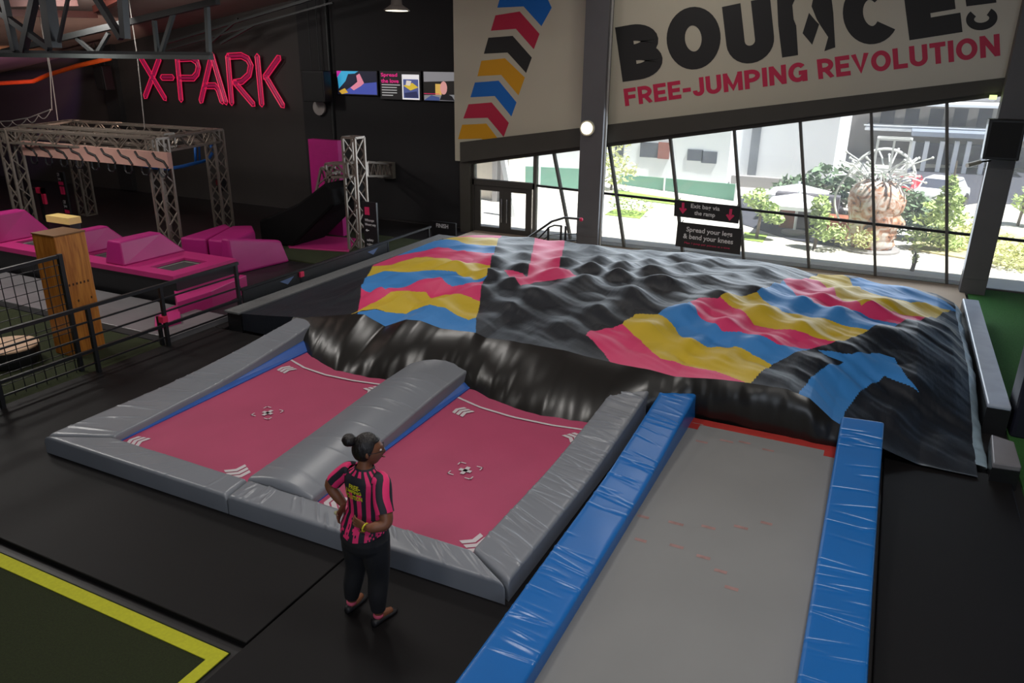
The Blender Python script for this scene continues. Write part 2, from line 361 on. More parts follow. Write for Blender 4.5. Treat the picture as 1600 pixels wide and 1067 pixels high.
# glass double door under a fixed light
dl = wy(738, 300, YG).x; b = MB(); hd = wy(790, 287, YG).z
b.bar((dl, YG-0.03, hd), (doorR, YG-0.03, hd), 0.12, 0.16); b.bar((dl+.05, YG-0.03, -0.05), (dl+.05, YG-0.03, head_z(dl)), 0.1, 0.12, up=(0, 1, 0))
D = struct(b.build('door_1', mat('dark_door_frame', (64, 61, 57), 0.5, 0.05)))
g = MB(); g.prism([(dl, YG, hd), (doorR, YG, hd), (doorR, YG, head_z(doorR)), (dl, YG, head_z(dl))], (0, 0.012, 0)); g.build('pane', M_glass, D)
xm = wy(790, 330, YG).x
for a, c, hx in ((dl+0.1, xm, xm-0.08), (xm, doorR-0.1, xm+0.08)):
    lf = MB(); s = 0.17
    lf.box((a, YG-0.05, -0.05), (a+s, YG+0.01, hd-0.08)); lf.box((c-s, YG-0.05, -0.05), (c, YG+0.01, hd-0.08))
    lf.box((a+s, YG-0.05, hd-0.22), (c-s, YG+0.01, hd-0.08)); lf.box((a+s, YG-0.05, -0.05), (c-s, YG+0.01, 0.12))
    lo = lf.build('door_leaf', MATS['dark_door_frame'], D)
    g = MB(); g.box((a+s, YG-0.02, 0.12), (c-s, YG-0.01, hd-0.22)); g.build('pane', M_glass, lo)
    g = MB(); g.tube([(hx, YG-0.1, 0.3), (hx, YG-0.1, 0.95)], 0.02); g.box((hx-.015, YG-.1, .4), (hx+.015, YG-.04, .43)); g.box((hx-.015, YG-.1, .82), (hx+.015, YG-.04, .85))
    g.build('door_handle', mat('brushed_chrome', (190, 190, 190), 0.25, 0.02, metal=0.9), lo, label='chrome bar handle')
# ------------------------------------------------------------------ white sign panels above the glass
def quadpx(pts, Y): return [wy(x, y, Y) for x, y in pts]
def panel(name, xa, xb, label, extra=None):
    b = MB(); Y = 18.5
    b.prism([(xa, Y, beam_z(xa)-0.02), (xb, Y, beam_z(xb)-0.02), (xb, Y, roof_z(xb)-.05), (xa, Y, roof_z(xa)-.05)], (0, 0.1, 0))
    if extra: b.box((extra[0], Y, extra[2]), (extra[1], Y+.1, beam_z(extra[1])))
    return tag(b.build(name, M_white), label, 'wall panel')
YP = 18.5
xa = wy(710.5, 200, YP).x; xb = wy(911, 200, YP).x
PL = panel('mural_panel', wy(720.5, 222, YP).x, xb, 'off-white wall panel with a column of coloured chevron stripes, left of the grey column')
b = MB(); b.box((xa, YP, wy(711, 251, YP).z), (wy(720.5, 222, YP).x, YP+.1, roof_z(xa)-.05)); b.build('panel_edge', M_white, PL)
xr0 = wy(948, 190, YP).x
PR = panel('sign_panel', xr0, wy(1572, 120, YP).x, 'off-white sign panel with huge black and pink lettering above the glass front')
CH = {'blue': (0, 106, 196), 'pink': (190, 28, 66), 'black': (34, 33, 32), 'yellow': (222, 158, 6)}
MC = {k: mat('print_'+k, v, 0.6, 0.0) for k, v in CH.items()}
chev = [('blue', [(777, 12), (783, -10), (845, -24), (862, 12), (846, 41), (818, 10)]),
        ('pink', [(767, 48), (774, 24), (812, 18), (843, 53), (834, 77), (806, 45)]),
        ('black', [(756, 84), (763, 59), (801, 56), (831, 90), (822, 114), (793, 82)]),
        ('yellow', [(746, 119), (752, 95), (789, 91), (820, 121), (810, 149), (783, 117)]),
        ('blue', [(735, 152), (742, 129), (779, 126), (807, 160), (799, 182), (773, 150)]),
        ('pink', [(724, 185), (732, 163), (768, 160), (795, 192), (787, 214), (762, 184)]),
        ('yellow', [(715.5, 217.5), (722, 195), (760, 193), (777, 215.5), (755, 218.5), (752, 216.5)])]
for c, pts in chev:
    g = MB(); P = [wy(x, y, YP-0.004) for x, y in pts]
    g.prism(P, (0, 0.003, 0)); g.build('chevron', MC[c], PL, label=c+' chevron stripe')
# big lettering
def fitpx(mb, ch, ll, lr, ul, Y, mi=0, s=.2, gap=.1):
    o = wy(*ll, Y); block_text(mb, ch, o, wy(*lr, Y)-o, wy(*ul, Y)-o, s, gap, mi)
big = MB(); YL = YP-0.004
fitpx(big, 'B', (973, 128), (1036, 119), (961, 43), YL, 0, .29)
fitpx(big, 'O', (1048, 115), (1131, 101), (1036, 20), YL, 0, .29)
fitpx(big, 'U', (1139, 105), (1213, 92), (1128, 11), YL, 0, .29)
def polypx(mb, pts, Y, mi=0): mb.prism([wy(x, y, Y) for x, y in pts], (0, 0.003, 0), mi)
# the N drawn as two bars with a jumping figure cut between them
polypx(big, [(1214, -2), (1218, -22), (1240, -26), (1247, -12), (1238, 8), (1240, 30), (1244, 40), (1247, 86), (1222, 90), (1216, 40)], YL)
polypx(big, [(1264, 20), (1274, 32), (1280, 38), (1269, 70), (1254, 52)], YL)
polypx(big, [(1268, 10), (1274, -20), (1296, -30), (1302, 20), (1305, 74), (1288, 80), (1294, 58), (1282, 40), (1276, 30)], YL)
fitpx(big, 'C', (1325, 76), (1412, 61), (1310, -20), YL, 0, .29)
fitpx(big, 'E', (1421, 63), (1504, 50), (1408, -40), YL, 0, .29)
big2 = big
o_ = wy(1514, 50, YL); a_ = wy(1510, 12, YL)
# small INC turned on its side, reading upward
o_ = wy(1560, 44, YL)
block_text(big2, 'C', o_, wy(1557, 8, YL)-o_, wy(1511, 50, YL)-o_, .26)
o_ = wy(1557, 4, YL); block_text(big2, 'N', o_, wy(1552, -34, YL)-o_, wy(1510, 10, YL)-o_, .26)
big.build('lettering', MC['black'], PR, label='black lettering, second letter pair cut by a jumping figure')
sm = MB()
base0, base1 = (977, 166), (1563, 88)
words = [('FREE-JUMPING', (977, 166), (1262, 126), (974, 139)), ('REVOLUTION', (1279, 124), (1563, 87), (1276, 93))]
for t, ll, lr, ul in words: fitpx(sm, t, ll, lr, ul, YL, 0, .22, .09)
sm.build('lettering', mat('print_crimson', (205, 35, 78), 0.55, 0.0), PR, label='pink lettering')
# ================================================================== inflated landing bag
def lerp_tab(tab, x):
    t = np.array(tab); return np.interp(x, t[:, 0], t[:, 1])
YF, YR = 9.2, 15.6
rim_px = [(546, 491), (569, 491), (602, 510), (635, 499), (657, 501), (690, 513), (744, 520), (760, 528), (800, 533), (880, 547), (943, 563), (966, 569), (1016, 578), (1055, 588), (1117, 592), (1171, 598), (1232, 609), (1265, 622), (1300, 655), (1330, 672)]
RIM = [(wy(x, y, YF).x, wy(x, y, YF).z) for x, y in rim_px]
ZF = [(-9.62, 0.30), (-9.0, 0.36), (-8.2, 0.45)]+RIM+[(0.5, 0.16), (0.9, 0.05), (1.5, 0.03)]
ZR = [(-9.6, 0.34), (-9.2, .46), (-8.6, 0.58), (-7.9, 0.66), (-5.5, 0.68), (-3.6, .72), (-1.83, 0.76), (-0.73, 0.63), (0.4, .6), (1.2, 0.50), (1.5, 0.40)]
ZM = [(-9.62, 0.30), (-9.0, .42), (-8.3, 0.66), (-7.2, 0.83), (-5, 0.90), (-2, 0.92), (0.0, 0.86), (0.8, 0.72), (1.3, 0.52), (1.5, .38)]
def sst(t): t = np.clip(t, 0, 1); return t*t*(3-2*t)
_rs = np.random.RandomState(3); _lat = _rs.rand(64, 64)
def vnoise(x, y):
    xi = np.floor(x).astype(int); yi = np.floor(y).astype(int); fx = sst(x-xi); fy = sst(y-yi)
    g = lambda a, b: _lat[a % 64, b % 64]
    return (g(xi, yi)*(1-fx)+g(xi+1, yi)*fx)*(1-fy)+(g(xi, yi+1)*(1-fx)+g(xi+1, yi+1)*fx)*fy-0.5
def bag_h(x, y):
    x = np.asarray(x, float); y = np.asarray(y, float); t = (y-YF)/(YR-YF)
    zf = lerp_tab(ZF, x); zr = lerp_tab(ZR, x); zm = lerp_tab(ZM, x)
    s = sst(t/0.42); z = zf*(1-s)+zm*s; s2 = sst((t-0.5)/0.5); z = z*(1-s2)+zr*s2
    # air cells pushing the cover up, in rows
    u = x*0.94+y*0.34; v = -x*0.34+y*0.94
    wob = 0.5*vnoise(x*0.8+11, y*0.8); wob2 = 0.45*vnoise(x*0.7+31, y*0.9+9)
    cell = np.cos(2*np.pi*(u/1.30+wob))*np.cos(2*np.pi*(v/1.15+wob2))
    cell = (np.clip(cell, -0.6, 1)+0.55*np.clip(cell, 0, 1)**3)*(0.85+0.9*vnoise(x*0.9+4, y*0.6+17))
    amp = 0.075*np.clip((x+9.2)/1.6, 0, 1)*np.clip((1.7-x)/1.0, 0.15, 1)*sst((t-0.03)/0.16)*(1-0.3*sst((t-0.5)/0.3))*(1-0.5*sst((t-0.82)/0.18))
    z = z+amp*cell
    # soft folds running from the left rear to the right front
    f1 = vnoise((x*0.55+y*0.83)*2.6, (x*0.83-y*0.55)*0.7); f2 = vnoise((x*0.45+y*0.9)*6.5+5, (x*0.9-y*0.45)*1.3)
    right = np.clip((x+6.5)/3.5, 0.25, 1)*np.clip((x+9.3)/1.0, 0.05, 1)
    z = z+right*(0.075*f1+0.034*f2+0.012*vnoise((x*0.5+y*0.87)*13+2, (x*0.87-y*0.5)*2.4))*sst((t+0.02)/0.08)
    # tight little gathers near the front seam
    g = vnoise(x*7+3, y*0.9)
    z = z+0.02*g*np.exp(-((t-0.06)/0.07)**2)*np.clip((x+8)/1, 0, 1)
    return z
def bag_hit(px, py):
    d = ray(px, py); z = 0.7
    for _ in range(30):
        p = EYE+d*((z-EYE.z)/d.z); zn = float(bag_h(min(max(p.x, -9.62), 1.5), min(max(p.y, YF), YR))); z = z*0.6+zn*0.4
    return (p.x, p.y)
prints = [
 ('pink', [(696, 363), (790, 363), (780, 372), (740, 371), (682, 370)]),
 ('yellow', [(682, 370), (740, 371), (779, 372), (776, 384), (734, 381.6), (712, 375), (680, 373), (646, 378)]),
 ('blue', [(646, 378), (680, 373), (712, 375), (734, 381.6), (776, 384), (772, 395.5), (729, 392.6), (712, 391), (685, 386), (657, 393), (590, 398)]),
 ('pink', [(590, 398), (657, 393), (685, 386), (712, 391), (729, 392.6), (772, 395.5), (766, 415), (740, 410.5), (707, 407), (674, 402), (649, 402), (624, 409), (582, 416)]),
 ('yellow', [(582, 416), (624, 409), (649, 402), (674, 402), (707, 407), (740, 410.5), (766, 415), (761, 430), (740, 437), (729, 432.5), (712, 424.5), (679, 422), (611, 424), (573, 432)]),
 ('blue', [(573, 432), (611, 424), (679, 422), (712, 424.5), (729, 432.5), (740, 437), (761, 430), (755, 439), (723, 445), (707, 447.6), (696, 441), (674, 435), (641, 445), (602, 452), (564, 450)]),
 ('pink', [(564, 450), (602, 452), (641, 445), (674, 435), (696, 441), (707, 447.6), (723, 445), (755, 439), (750, 471), (723, 460), (696, 460), (674, 466), (666, 456), (635, 454), (611, 456), (580, 474), (559, 486)]),
 ('yellow', [(559, 486), (580, 474), (611, 456), (635, 454), (666, 456), (674, 466), (696, 460), (723, 460), (750, 471), (744, 496), (732, 500), (696, 481), (674, 476.5), (644, 485), (602, 487), (566, 485), (546, 492)]),
 ('blue', [(560, 487), (602, 487), (644, 485), (674, 476.5), (696, 481), (732, 500), (744, 496), (743, 532), (690, 528), (600, 522), (555, 500)]),
 ('pink', [(836, 370), (883, 372), (877.5, 403.6), (873, 422), (890, 422), (908, 432), (872, 436), (836, 441), (814, 446), (806, 435), (787, 422), (803, 423), (817, 427), (824, 432.5), (827.5, 413)]),
 ('pink', [(915.5, 523), (923, 516), (962, 510), (972, 506), (989, 523), (1001, 531), (1020, 550.5), (1032, 560), (1055, 565), (1117, 579.6), (1171, 599), (1165, 620), (1055, 610), (966, 580), (943, 551), (929, 535)]),
 ('yellow', [(972, 506), (993, 490.5), (1028, 490.5), (1055, 512), (1067, 527), (1105, 542), (1148, 541), (1171, 550.5), (1206, 570), (1193, 578), (1171, 600), (1117, 579.6), (1055, 565), (1032, 560), (1020, 550.5), (1001, 531), (989, 523)]),
 ('blue', [(1028, 490.5), (1074, 473), (1078, 471), (1090, 490.5), (1111, 504), (1129, 517.6), (1156, 517.6), (1187, 523.5), (1218, 539), (1266, 545), (1233, 556), (1206, 570), (1171, 550.5), (1148, 541), (1105, 542), (1067, 527), (1055, 512)]),
 ('pink', [(1078, 471), (1094, 465), (1123, 466), (1125, 463), (1156, 483), (1167, 492), (1179, 508), (1210, 514), (1249, 517.6), (1305, 533), (1266, 545), (1218, 539), (1187, 523.5), (1156, 517.6), (1129, 517.6), (1111, 504), (1090, 490.5)]),
 ('yellow', [(1125, 463), (1140, 457.5), (1183, 455.6), (1202, 475), (1222, 486.6), (1268, 496), (1311, 506), (1357, 515.7), (1305, 533), (1249, 517.6), (1210, 514), (1179, 508), (1167, 492), (1156, 483)]),
 ('blue', [(1183, 455.6), (1195, 450), (1224, 437), (1241, 457.5), (1272, 473), (1311, 483), (1357, 496), (1404, 506), (1357, 515.7), (1311, 506), (1268, 496), (1222, 486.6), (1202, 475)]),
 ('pink', [(1224, 437), (1264, 435), (1291, 448), (1307, 463), (1346, 477), (1396, 486.6), (1446.5, 495.5), (1404, 506), (1357, 496), (1311, 483), (1272, 473), (1241, 457.5)]),
 ('yellow', [(1264, 435), (1280, 427), (1311, 427.6), (1328, 436), (1346, 452), (1384.5, 463), (1423, 473), (1485, 484.6), (1446.5, 495.5), (1396, 486.6), (1346, 477), (1307, 463), (1291, 448)]),
 ('blue', [(1328, 436), (1365, 437), (1396, 442), (1443, 457), (1474, 469), (1499, 487), (1485, 484.6), (1423, 473), (1384.5, 463), (1346, 452)]),
 ('blue', [(1246, 616), (1265, 592), (1283, 577), (1317, 566), (1288, 554), (1279, 547), (1333, 553), (1373, 551.5), (1398, 559), (1418, 591), (1436, 613), (1398, 594), (1382, 587), (1351, 607), (1333, 626), (1321, 642), (1310, 668), (1285, 660), (1262, 630)])]
M_cloth = {'base': mat('cover_charcoal', (24, 29, 37), 0.5, 0.06, 3, bump=0.35, bscale=5, stretch=(3.2, 0.8, 1, 0.9)),
           'pink': mat('cover_pink', (222, 58, 112), 0.55, 0.03, 3, bump=0.2, bscale=5, stretch=(3.2, 0.8, 1, 0.9)),
           'yellow': mat('cover_yellow', (208, 178, 44), 0.55, 0.03, 3, bump=0.2, bscale=5, stretch=(3.2, 0.8, 1, 0.9)),
           'blue': mat('cover_blue', (58, 134, 204), 0.55, 0.03, 3, bump=0.2, bscale=5, stretch=(3.2, 0.8, 1, 0.9))}
CI = {'base': 0, 'pink': 1, 'yellow': 2, 'blue': 3}
BAG = thing('landing_airbag', (-4.2, 12.4, -0.06), 'huge inflated landing bag under a charcoal cover printed with pink, yellow and blue stripes', 'airbag')
nx, ny = 720, 420
xs = np.linspace(-9.62, 1.5, nx); ys = np.linspace(YF, YR, ny)
GX, GY = np.meshgrid(xs, ys, indexing='ij'); GZ = bag_h(GX, GY)
def inpoly(px, py, poly):
    r = np.zeros(px.shape, bool); n = len(poly)
    for i in range(n):
        x1, y1 = poly[i]; x2, y2 = poly[(i+1) % n]
        if y1 == y2: continue
        c = ((y1 > py) != (y2 > py)) & (px < (x2-x1)*(py-y1)/(y2-y1)+x1); r ^= c
    return r
cxm = (GX[:-1, :-1]+GX[1:, 1:])/2; cym = (GY[:-1, :-1]+GY[1:, 1:])/2
mi = np.zeros(cxm.shape, int)
for nm, poly in prints:
    W = [bag_hit(*p) for p in poly]; mi[inpoly(cxm, cym, W)] = CI[nm]
me = bpy.data.meshes.new('cover'); o0 = Vector(BAG.location)
V = np.stack([GX-o0.x, GY-o0.y, GZ-o0.z], -1).reshape(-1, 3)
idx = np.arange(nx*ny).reshape(nx, ny)
F = np.stack([idx[:-1, :-1], idx[1:, :-1], idx[1:, 1:], idx[:-1, 1:]], -1).reshape(-1, 4)
me.vertices.add(len(V)); me.vertices.foreach_set('co', V.ravel())
me.loops.add(F.size); me.loops.foreach_set('vertex_index', F.ravel())
me.polygons.add(len(F)); me.polygons.foreach_set('loop_start', np.arange(0, F.size, 4)); me.polygons.foreach_set('loop_total', np.full(len(F), 4))
for k in ('base', 'pink', 'yellow', 'blue'): me.materials.append(M_cloth[k])
me.polygons.foreach_set('material_index', mi.ravel()); me.polygons.foreach_set('use_smooth', np.ones(len(F), bool))
me.update(); me.validate()
ob = bpy.data.objects.new('cover', me); C.objects.link(ob); ob.parent = BAG
# glossy black front skirt hanging from the cover's edge to the trampolines
M_vinyl = mat('glossy_black_vinyl', (30, 29, 27), 0.3, 0.1, 3, bump=0.6, bscale=2.6, stretch=(2.4, 1, 0.8), detail=4, ridge=5)
FP = [fl(x, y, .13) for x, y in ((482, 558), (520, 580), (560, 589), (612, 595), (700, 598), (737, 610), (760, 623), (800, 639), (840, 651), (887, 660), (931, 664))]
foot = [(-9.62, 9.1), (-8.4, 9.1)]+[(p.x, p.y) for p in FP]+[(-2.35, 8.9), (-1.8, 9.2), (0, 9.12), (0.35, 9.3), (0.5, 9.42), (1.5, 9.42)]
xs = np.linspace(-8.45, 1.5, 330); rows = []
for j, s in enumerate(np.linspace(0, 1, 22)):
    row = []
    for x in xs:
        zt = float(bag_h(x, YF))+0.004; yb = float(lerp_tab(foot, x)); zb = 0.02 if x < -2.3 else 0.02
        z = zt*(1-s)+zb*s
        bul = math.sin(math.pi*min(1, s*1.08))*0.09*float(np.clip((zt-0.1)/0.4, 0, 1))
        y = YF-0.012+(yb-YF)*(s**0.8)-bul
        w = float(vnoise(np.array(x*3.1+s*1.2), np.array(s*2.2+4)))*0.05+float(vnoise(np.array(x*8.0-s*1.0), np.array(s*1.2)))*0.035+float(vnoise(np.array(x*19.0), np.array(s*1.6+3)))*0.012
        w *= math.sin(math.pi*min(1, max(0, s)))**0.6*float(np.clip((zt-0.1)/0.3, 0, 1))
        row.append(Vector((x, y+w, z)))
    rows.append(row)
b = MB(); b.grid(rows); b.build('front_skirt', M_vinyl, BAG, smooth=True, label='glossy black vinyl front of the bag', fixn=False)
# silvery side gusset and black right side
M_gus = mat('silver_gusset', (150, 172, 186), 0.3, 0.15, 5, bump=0.8, bscale=5)
rows = []
for s in np.linspace(0, 1, 8):
    row = []
    for y in np.linspace(9.5, YR, 120):
        zt = float(bag_h(1.5, y)); wv = 0.05*float(vnoise(np.array(y*5), np.array(s*2.0)))
        row.append(Vector((1.495+0.13*math.sin(math.pi*s*0.7)+wv*s, y, zt*(1-s)+max(zt-0.22, 0.02)*s)))
    rows.append(row)
b = MB(); b.grid(rows); b.build('side_gusset', M_gus, BAG, smooth=True, fixn=False)
b = MB(); b.grid([[Vector((x, YF-0.0*(1-s), float(bag_h(x, YF))*(1-s)+0.0*s)) for x in np.linspace(-9.62, -8.43, 24)] for s in (0, .5, 1)]); b.build('left_skirt', M_cloth['base'], BAG)
b = MB()

rows = [[Vector((x, YR+0.12*math.sin(math.pi*s*.9), float(bag_h(x, YR))*(1-s)+0.02*s)) for x in np.linspace(-9.62, 1.5, 160)] for s in np.linspace(0, 1, 6)]
b.grid(rows); b.build('rear_wall', M_vinyl, BAG, smooth=False)

# ================================================================== frame pads round the bag pit
M_strip = mat('grey_carpet_trim', (98, 98, 98), 0.85, 0.12, 30, bump=0.3, bscale=120)
a = fl(353, 487, 0.32); b_ = fl(377, 493, 0.32)
PE = thing('pit_edge', (-9.8, 12.7, -0.06), 'long grey carpeted edge along the left side of the landing bag', 'edge trim')
b = MB(); b.box((-9.98, 9.15, .285), (-9.64, 16.35, .325)); b.box((-9.64, 15.95, .285), (-7.6, 16.35, .325)); b.build('carpet_top', M_strip, PE, bevel=0.01)
b = MB(); b.box((-9.96, 9.2, -0.06), (-9.65, 16.33, .285)); b.box((-9.65, 15.97, -0.06), (-7.62, 16.33, .285)); b.build('base', mat('black_pad_side', (22, 22, 24), 0.4, 0.05, 4), PE)
M_silver_lit = mat('silver_vinyl_lit', (168, 178, 194), 0.26, 0.06, 4, bump=0.6, bscale=2.2, stretch=(0.6, 5, 1), ridge=6)  # colour raised so the pad top looks lit by the window
M_pblack = mat('black_pad_side', (22, 22, 24), 0.4, 0.05, 4)
t = thing('wall_pad', (1.8, 13.5, -0.06), 'long low silver-topped pad, top coloured brighter for window light, along the right side of the landing bag by green turf', 'pad')
b = MB(); b.hexa([(1.66, 10.75, .30), (1.93, 10.75, .30), (1.95, 16.1, .30), (1.68, 16.1, .30), (1.66, 10.75, .36), (1.93, 10.75, .36), (1.95, 16.1, .36), (1.68, 16.1, .36)]); b.build('pad_top', M_silver_lit, t, bevel=0.02)
b = MB(); b.hexa([(1.66, 10.75, -.06), (1.93, 10.75, -.06), (1.95, 16.1, -.06), (1.68, 16.1, -.06), (1.66, 10.75, .30), (1.93, 10.75, .30), (1.95, 16.1, .30), (1.68, 16.1, .30)]); b.build('pad_base', M_pblack, t)
t = thing('corner_pad', (1.75, 9.65, -0.06), 'short grey block pad at the front right corner of the landing bag', 'pad')
b = MB(); b.hexa([(1.61, 9.2, .18), (1.89, 9.24, .18), (1.89, 9.92, .18), (1.66, 10.02, .18), (1.61, 9.2, .25), (1.89, 9.24, .25), (1.89, 9.92, .25), (1.66, 10.02, .25)]); b.build('pad_top', mat('grey_pad_top', (120, 118, 122), 0.4, 0.05), t, bevel=0.015)
b = MB(); b.hexa([(1.61, 9.2, -.06), (1.89, 9.24, -.06), (1.89, 9.92, -.06), (1.66, 10.02, -.06), (1.61, 9.2, .18), (1.89, 9.24, .18), (1.89, 9.92, .18), (1.66, 10.02, .18)]); b.build('pad_base', M_pblack, t)
b = MB(); b.box((1.97, 10.7, -0.06), (2.6, 11.3, 2.3)); tag(b.build('padded_post', mat('navy_black_vinyl', (24, 25, 38), 0.4, 0.06, 3), bevel=0.06), 'black padded post standing on the turf at the right edge of the photo', 'post')
# ================================================================== floor mats and turf
M_mat = mat('black_vinyl_mat', (16, 14, 15), 0.6, 0.15, 1.2, bump=0.3, bscale=1.3, stretch=(1, 3, 1), spec=.22, ridge=10, dist=.03)
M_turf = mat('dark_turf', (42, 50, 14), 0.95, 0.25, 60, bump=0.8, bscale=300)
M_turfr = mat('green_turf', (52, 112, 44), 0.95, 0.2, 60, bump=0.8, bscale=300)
def slab(name, pts, z0, z1, m, label, cat, group=None, bevel=0.01, **k):
    b = MB(); b.prism([(x, y, z0) for x, y in pts], (0, 0, z1-z0)); o = b.build(name, m, bevel=bevel)
    return tag(o, label, cat, group)
slab('floor_mat', [(-10.22, 3.50), (-4.03, 3.50), (-4.03, 9.1), (-10.22, 9.1)], -0.06, 0.0, M_mat, 'wide black floor mat left of the person, under the grey trampoline frame', 'mat')
slab('floor_mat', [(-4.01, 1.2), (-2.24, 1.2), (-2.24, 9.1), (-4.01, 9.1)], -0.06, 0.0, M_mat, 'black floor mat the person stands on, beside the blue pad', 'mat')
slab('floor_mat', [(-10.22, 9.12), (-9.99, 9.12), (-9.99, 16.4), (-10.22, 16.4)], -0.06, 0.0, M_mat, 'narrow black mat between the left railing and the grey edge of the bag pit', 'mat')
slab('floor_mat', [(0.53, 2.0), (1.84, 2.0), (1.84, 9.38), (0.53, 9.38)], -0.06, 0.02, M_mat, 'black floor mat right of the right-hand blue pad', 'mat')
t = thing('turf_field', (-8.5, 1.5, -0.06), 'dark green turf with a yellow border line in the lower left corner', 'turf')
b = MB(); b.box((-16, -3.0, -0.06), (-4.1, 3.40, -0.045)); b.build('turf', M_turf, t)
M_yel = mat('yellow_line', (186, 186, 30), 0.8, 0.08, 30)
b = MB(); ya, yb_ = fl(0, 873, -0.04), fl(366, 1042, -0.04); b.box((-16, 3.25, -0.044), (-4.1, 3.38, -0.036)); b.box((-4.21, -2, -0.044), (-4.1, 3.25, -0.036)); b.build('border_line', M_yel, t, label='yellow border line')
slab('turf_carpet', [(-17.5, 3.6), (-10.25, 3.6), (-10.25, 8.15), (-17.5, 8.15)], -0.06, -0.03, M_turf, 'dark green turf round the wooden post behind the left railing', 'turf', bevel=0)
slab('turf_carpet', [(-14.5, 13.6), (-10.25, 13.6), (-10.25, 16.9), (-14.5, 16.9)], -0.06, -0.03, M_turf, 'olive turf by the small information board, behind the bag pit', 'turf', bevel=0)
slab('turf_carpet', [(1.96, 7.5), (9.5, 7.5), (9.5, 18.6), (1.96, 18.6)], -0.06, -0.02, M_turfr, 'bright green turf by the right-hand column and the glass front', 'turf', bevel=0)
slab('concrete_strip', [(-10.2, 16.45), (1.9, 16.45), (1.9, 19.04), (-10.2, 19.04)], -.06, -.01, mat('brown_concrete', (150, 134, 118), .85, .06, 1), 'brown concrete strip between the landing bag and the glass front', 'floor strip', bevel=0)
# ================================================================== twin trampolines in grey pads
M_bed = mat('pink_bed_weave', (176, 66, 102), 0.6, 0.06, 1.5, bump=0.15, bscale=260)
M_grey = mat('grey_pad_vinyl', (126, 130, 137), 0.30, 0.04, 2, bump=0.9, bscale=1.6, stretch=(.8, 4.0, .8), detail=2, ridge=9, dist=.035)
M_greyx = mat('grey_pad_vinyl_front', (126, 130, 137), 0.30, 0.04, 2, bump=0.9, bscale=1.6, stretch=(4.0, .8, .8), detail=2, ridge=9, dist=.035)
M_bpad = mat('blue_spring_pad', (50, 96, 178), 0.4, 0.08, 3)
M_mark = mat('white_print', (205, 196, 200), 0.6, 0.03, 8)
def cushion(name, pts, m, label, cat, group=None, hz=None, base=None, rnd=0.035, na=None, wr=0.0, crest=0.0, creases=0, ch=0.007, seed=1):
    """foam pad whose plan is the 4-gon pts (near-left, near-right, far-right, far-left); hz(s) height along it, creases = folds in the stretched vinyl"""
    a, b_, c_, d_ = [Vector((*p, 0)) for p in pts]; b = MB(); rows = []; rs = np.random.RandomState(seed)
    Ltot = ((d_-a).length+(c_-b_).length)/2; na = int(Ltot/0.010) if creases else 60
    CR = [(rs.rand(), rs.rand(), .25+.6*rs.rand(), (rs.rand()-.5)*.5, ch*(.35+.9*rs.rand()), .010+.012*rs.rand()) for _ in range(creases)]
    qs = list(np.linspace(0, 1, 13))
    def fold(sl, q):     # sl metres along
        h = 0.0
        for cs_, cq, cw, sl_, hh, sg in CR:
            dq = abs(q-cq)/cw
            if dq < 1:
                d = (sl-cs_*Ltot-sl_*(q-.5)*(b_-a).length)/sg
                if abs(d) < 3: h += hh*math.exp(-d*d)*(1-dq*dq)
        return h
    for i in range(na+1):
        s = i/na; L = a.lerp(d_, s); R_ = b_.lerp(c_, s); top = float(hz(s)) if callable(hz) else hz; bot = base(s) if callable(base) else base
        ed_ = min(1.0, min(s, 1-s)*Ltot/0.06); ed_ = math.sqrt(max(0.0, 1-(1-ed_)**2)); w = (R_-L).length; row = []
        tz = bot+(top-bot)*(0.80+0.20*ed_); k = rnd/w
        cs = [(0, bot), (0, tz-rnd*.9), (k*0.15, tz-rnd*0.45), (k*0.5, tz-rnd*0.13)]
        cs += [(k+(1-2*k)*q, tz+crest*math.sin(math.pi*q)*ed_) for q in qs]
        cs += [(1-k*0.5, tz-rnd*0.13), (1-k*0.15, tz-rnd*0.45), (1, tz-rnd*.9), (1, bot)]
        for q, z in cs:
            p = L.lerp(R_, q)
            if 0.005 < q < 0.995:
                if wr: z += wr*float(vnoise(np.array(s*Ltot*1.7+7), np.array(q*1.5)))*ed_
                if creases: z += fold(s*Ltot, q)*ed_
            row.append(Vector((p.x, p.y, z)))
        rows.append(row)
    b.grid(rows); n = len(rows[0])
    b.f.append(tuple(range(n))); b.mi.append(0); b.f.append(tuple(na*n+k for k in range(n))[::-1]); b.mi.append(0)
    ob = b.build(name, m, None, smooth=True)
    md = ob.modifiers.new('split', 'EDGE_SPLIT'); md.split_angle = math.radians(50)
    return tag(ob, label, cat, group)
Y0, Y1 = 4.83, 5.17
gp = 'grey foam pads framing the twin pink trampolines'
side = lambda s: 0.22+0.22*max(0, (s-0.35)/0.65)**1.6
cushion('frame_pad', [(-8.43, 4.86), (-7.70, 5.19), (-7.96, 9.2), (-8.40, 9.22)], M_grey, 'grey foam pad along the left side of the left pink trampoline', 'pad', gp, side, 0.0, wr=0.010, creases=34, ch=.009, seed=2)
cushion('frame_pad', [(-5.62, 5.18), (-4.74, 5.18), (-4.90, 9.0), (-5.78, 9.05)], M_grey, 'wide grey foam pad between the two pink trampolines', 'pad', gp, lambda s: 0.22+0.10*sst(np.array(s*1.3)), 0.0, wr=0.008, crest=0.07, creases=22, ch=.006, seed=3)
cushion('frame_pad', [(-2.86, 5.17), (-2.36, 4.90), (-2.32, 9.2), (-2.78, 9.2)], M_grey, 'grey foam pad between the right pink trampoline and the left blue pad', 'pad', gp, side, 0.0, wr=0.010, creases=80, ch=.010, seed=4)
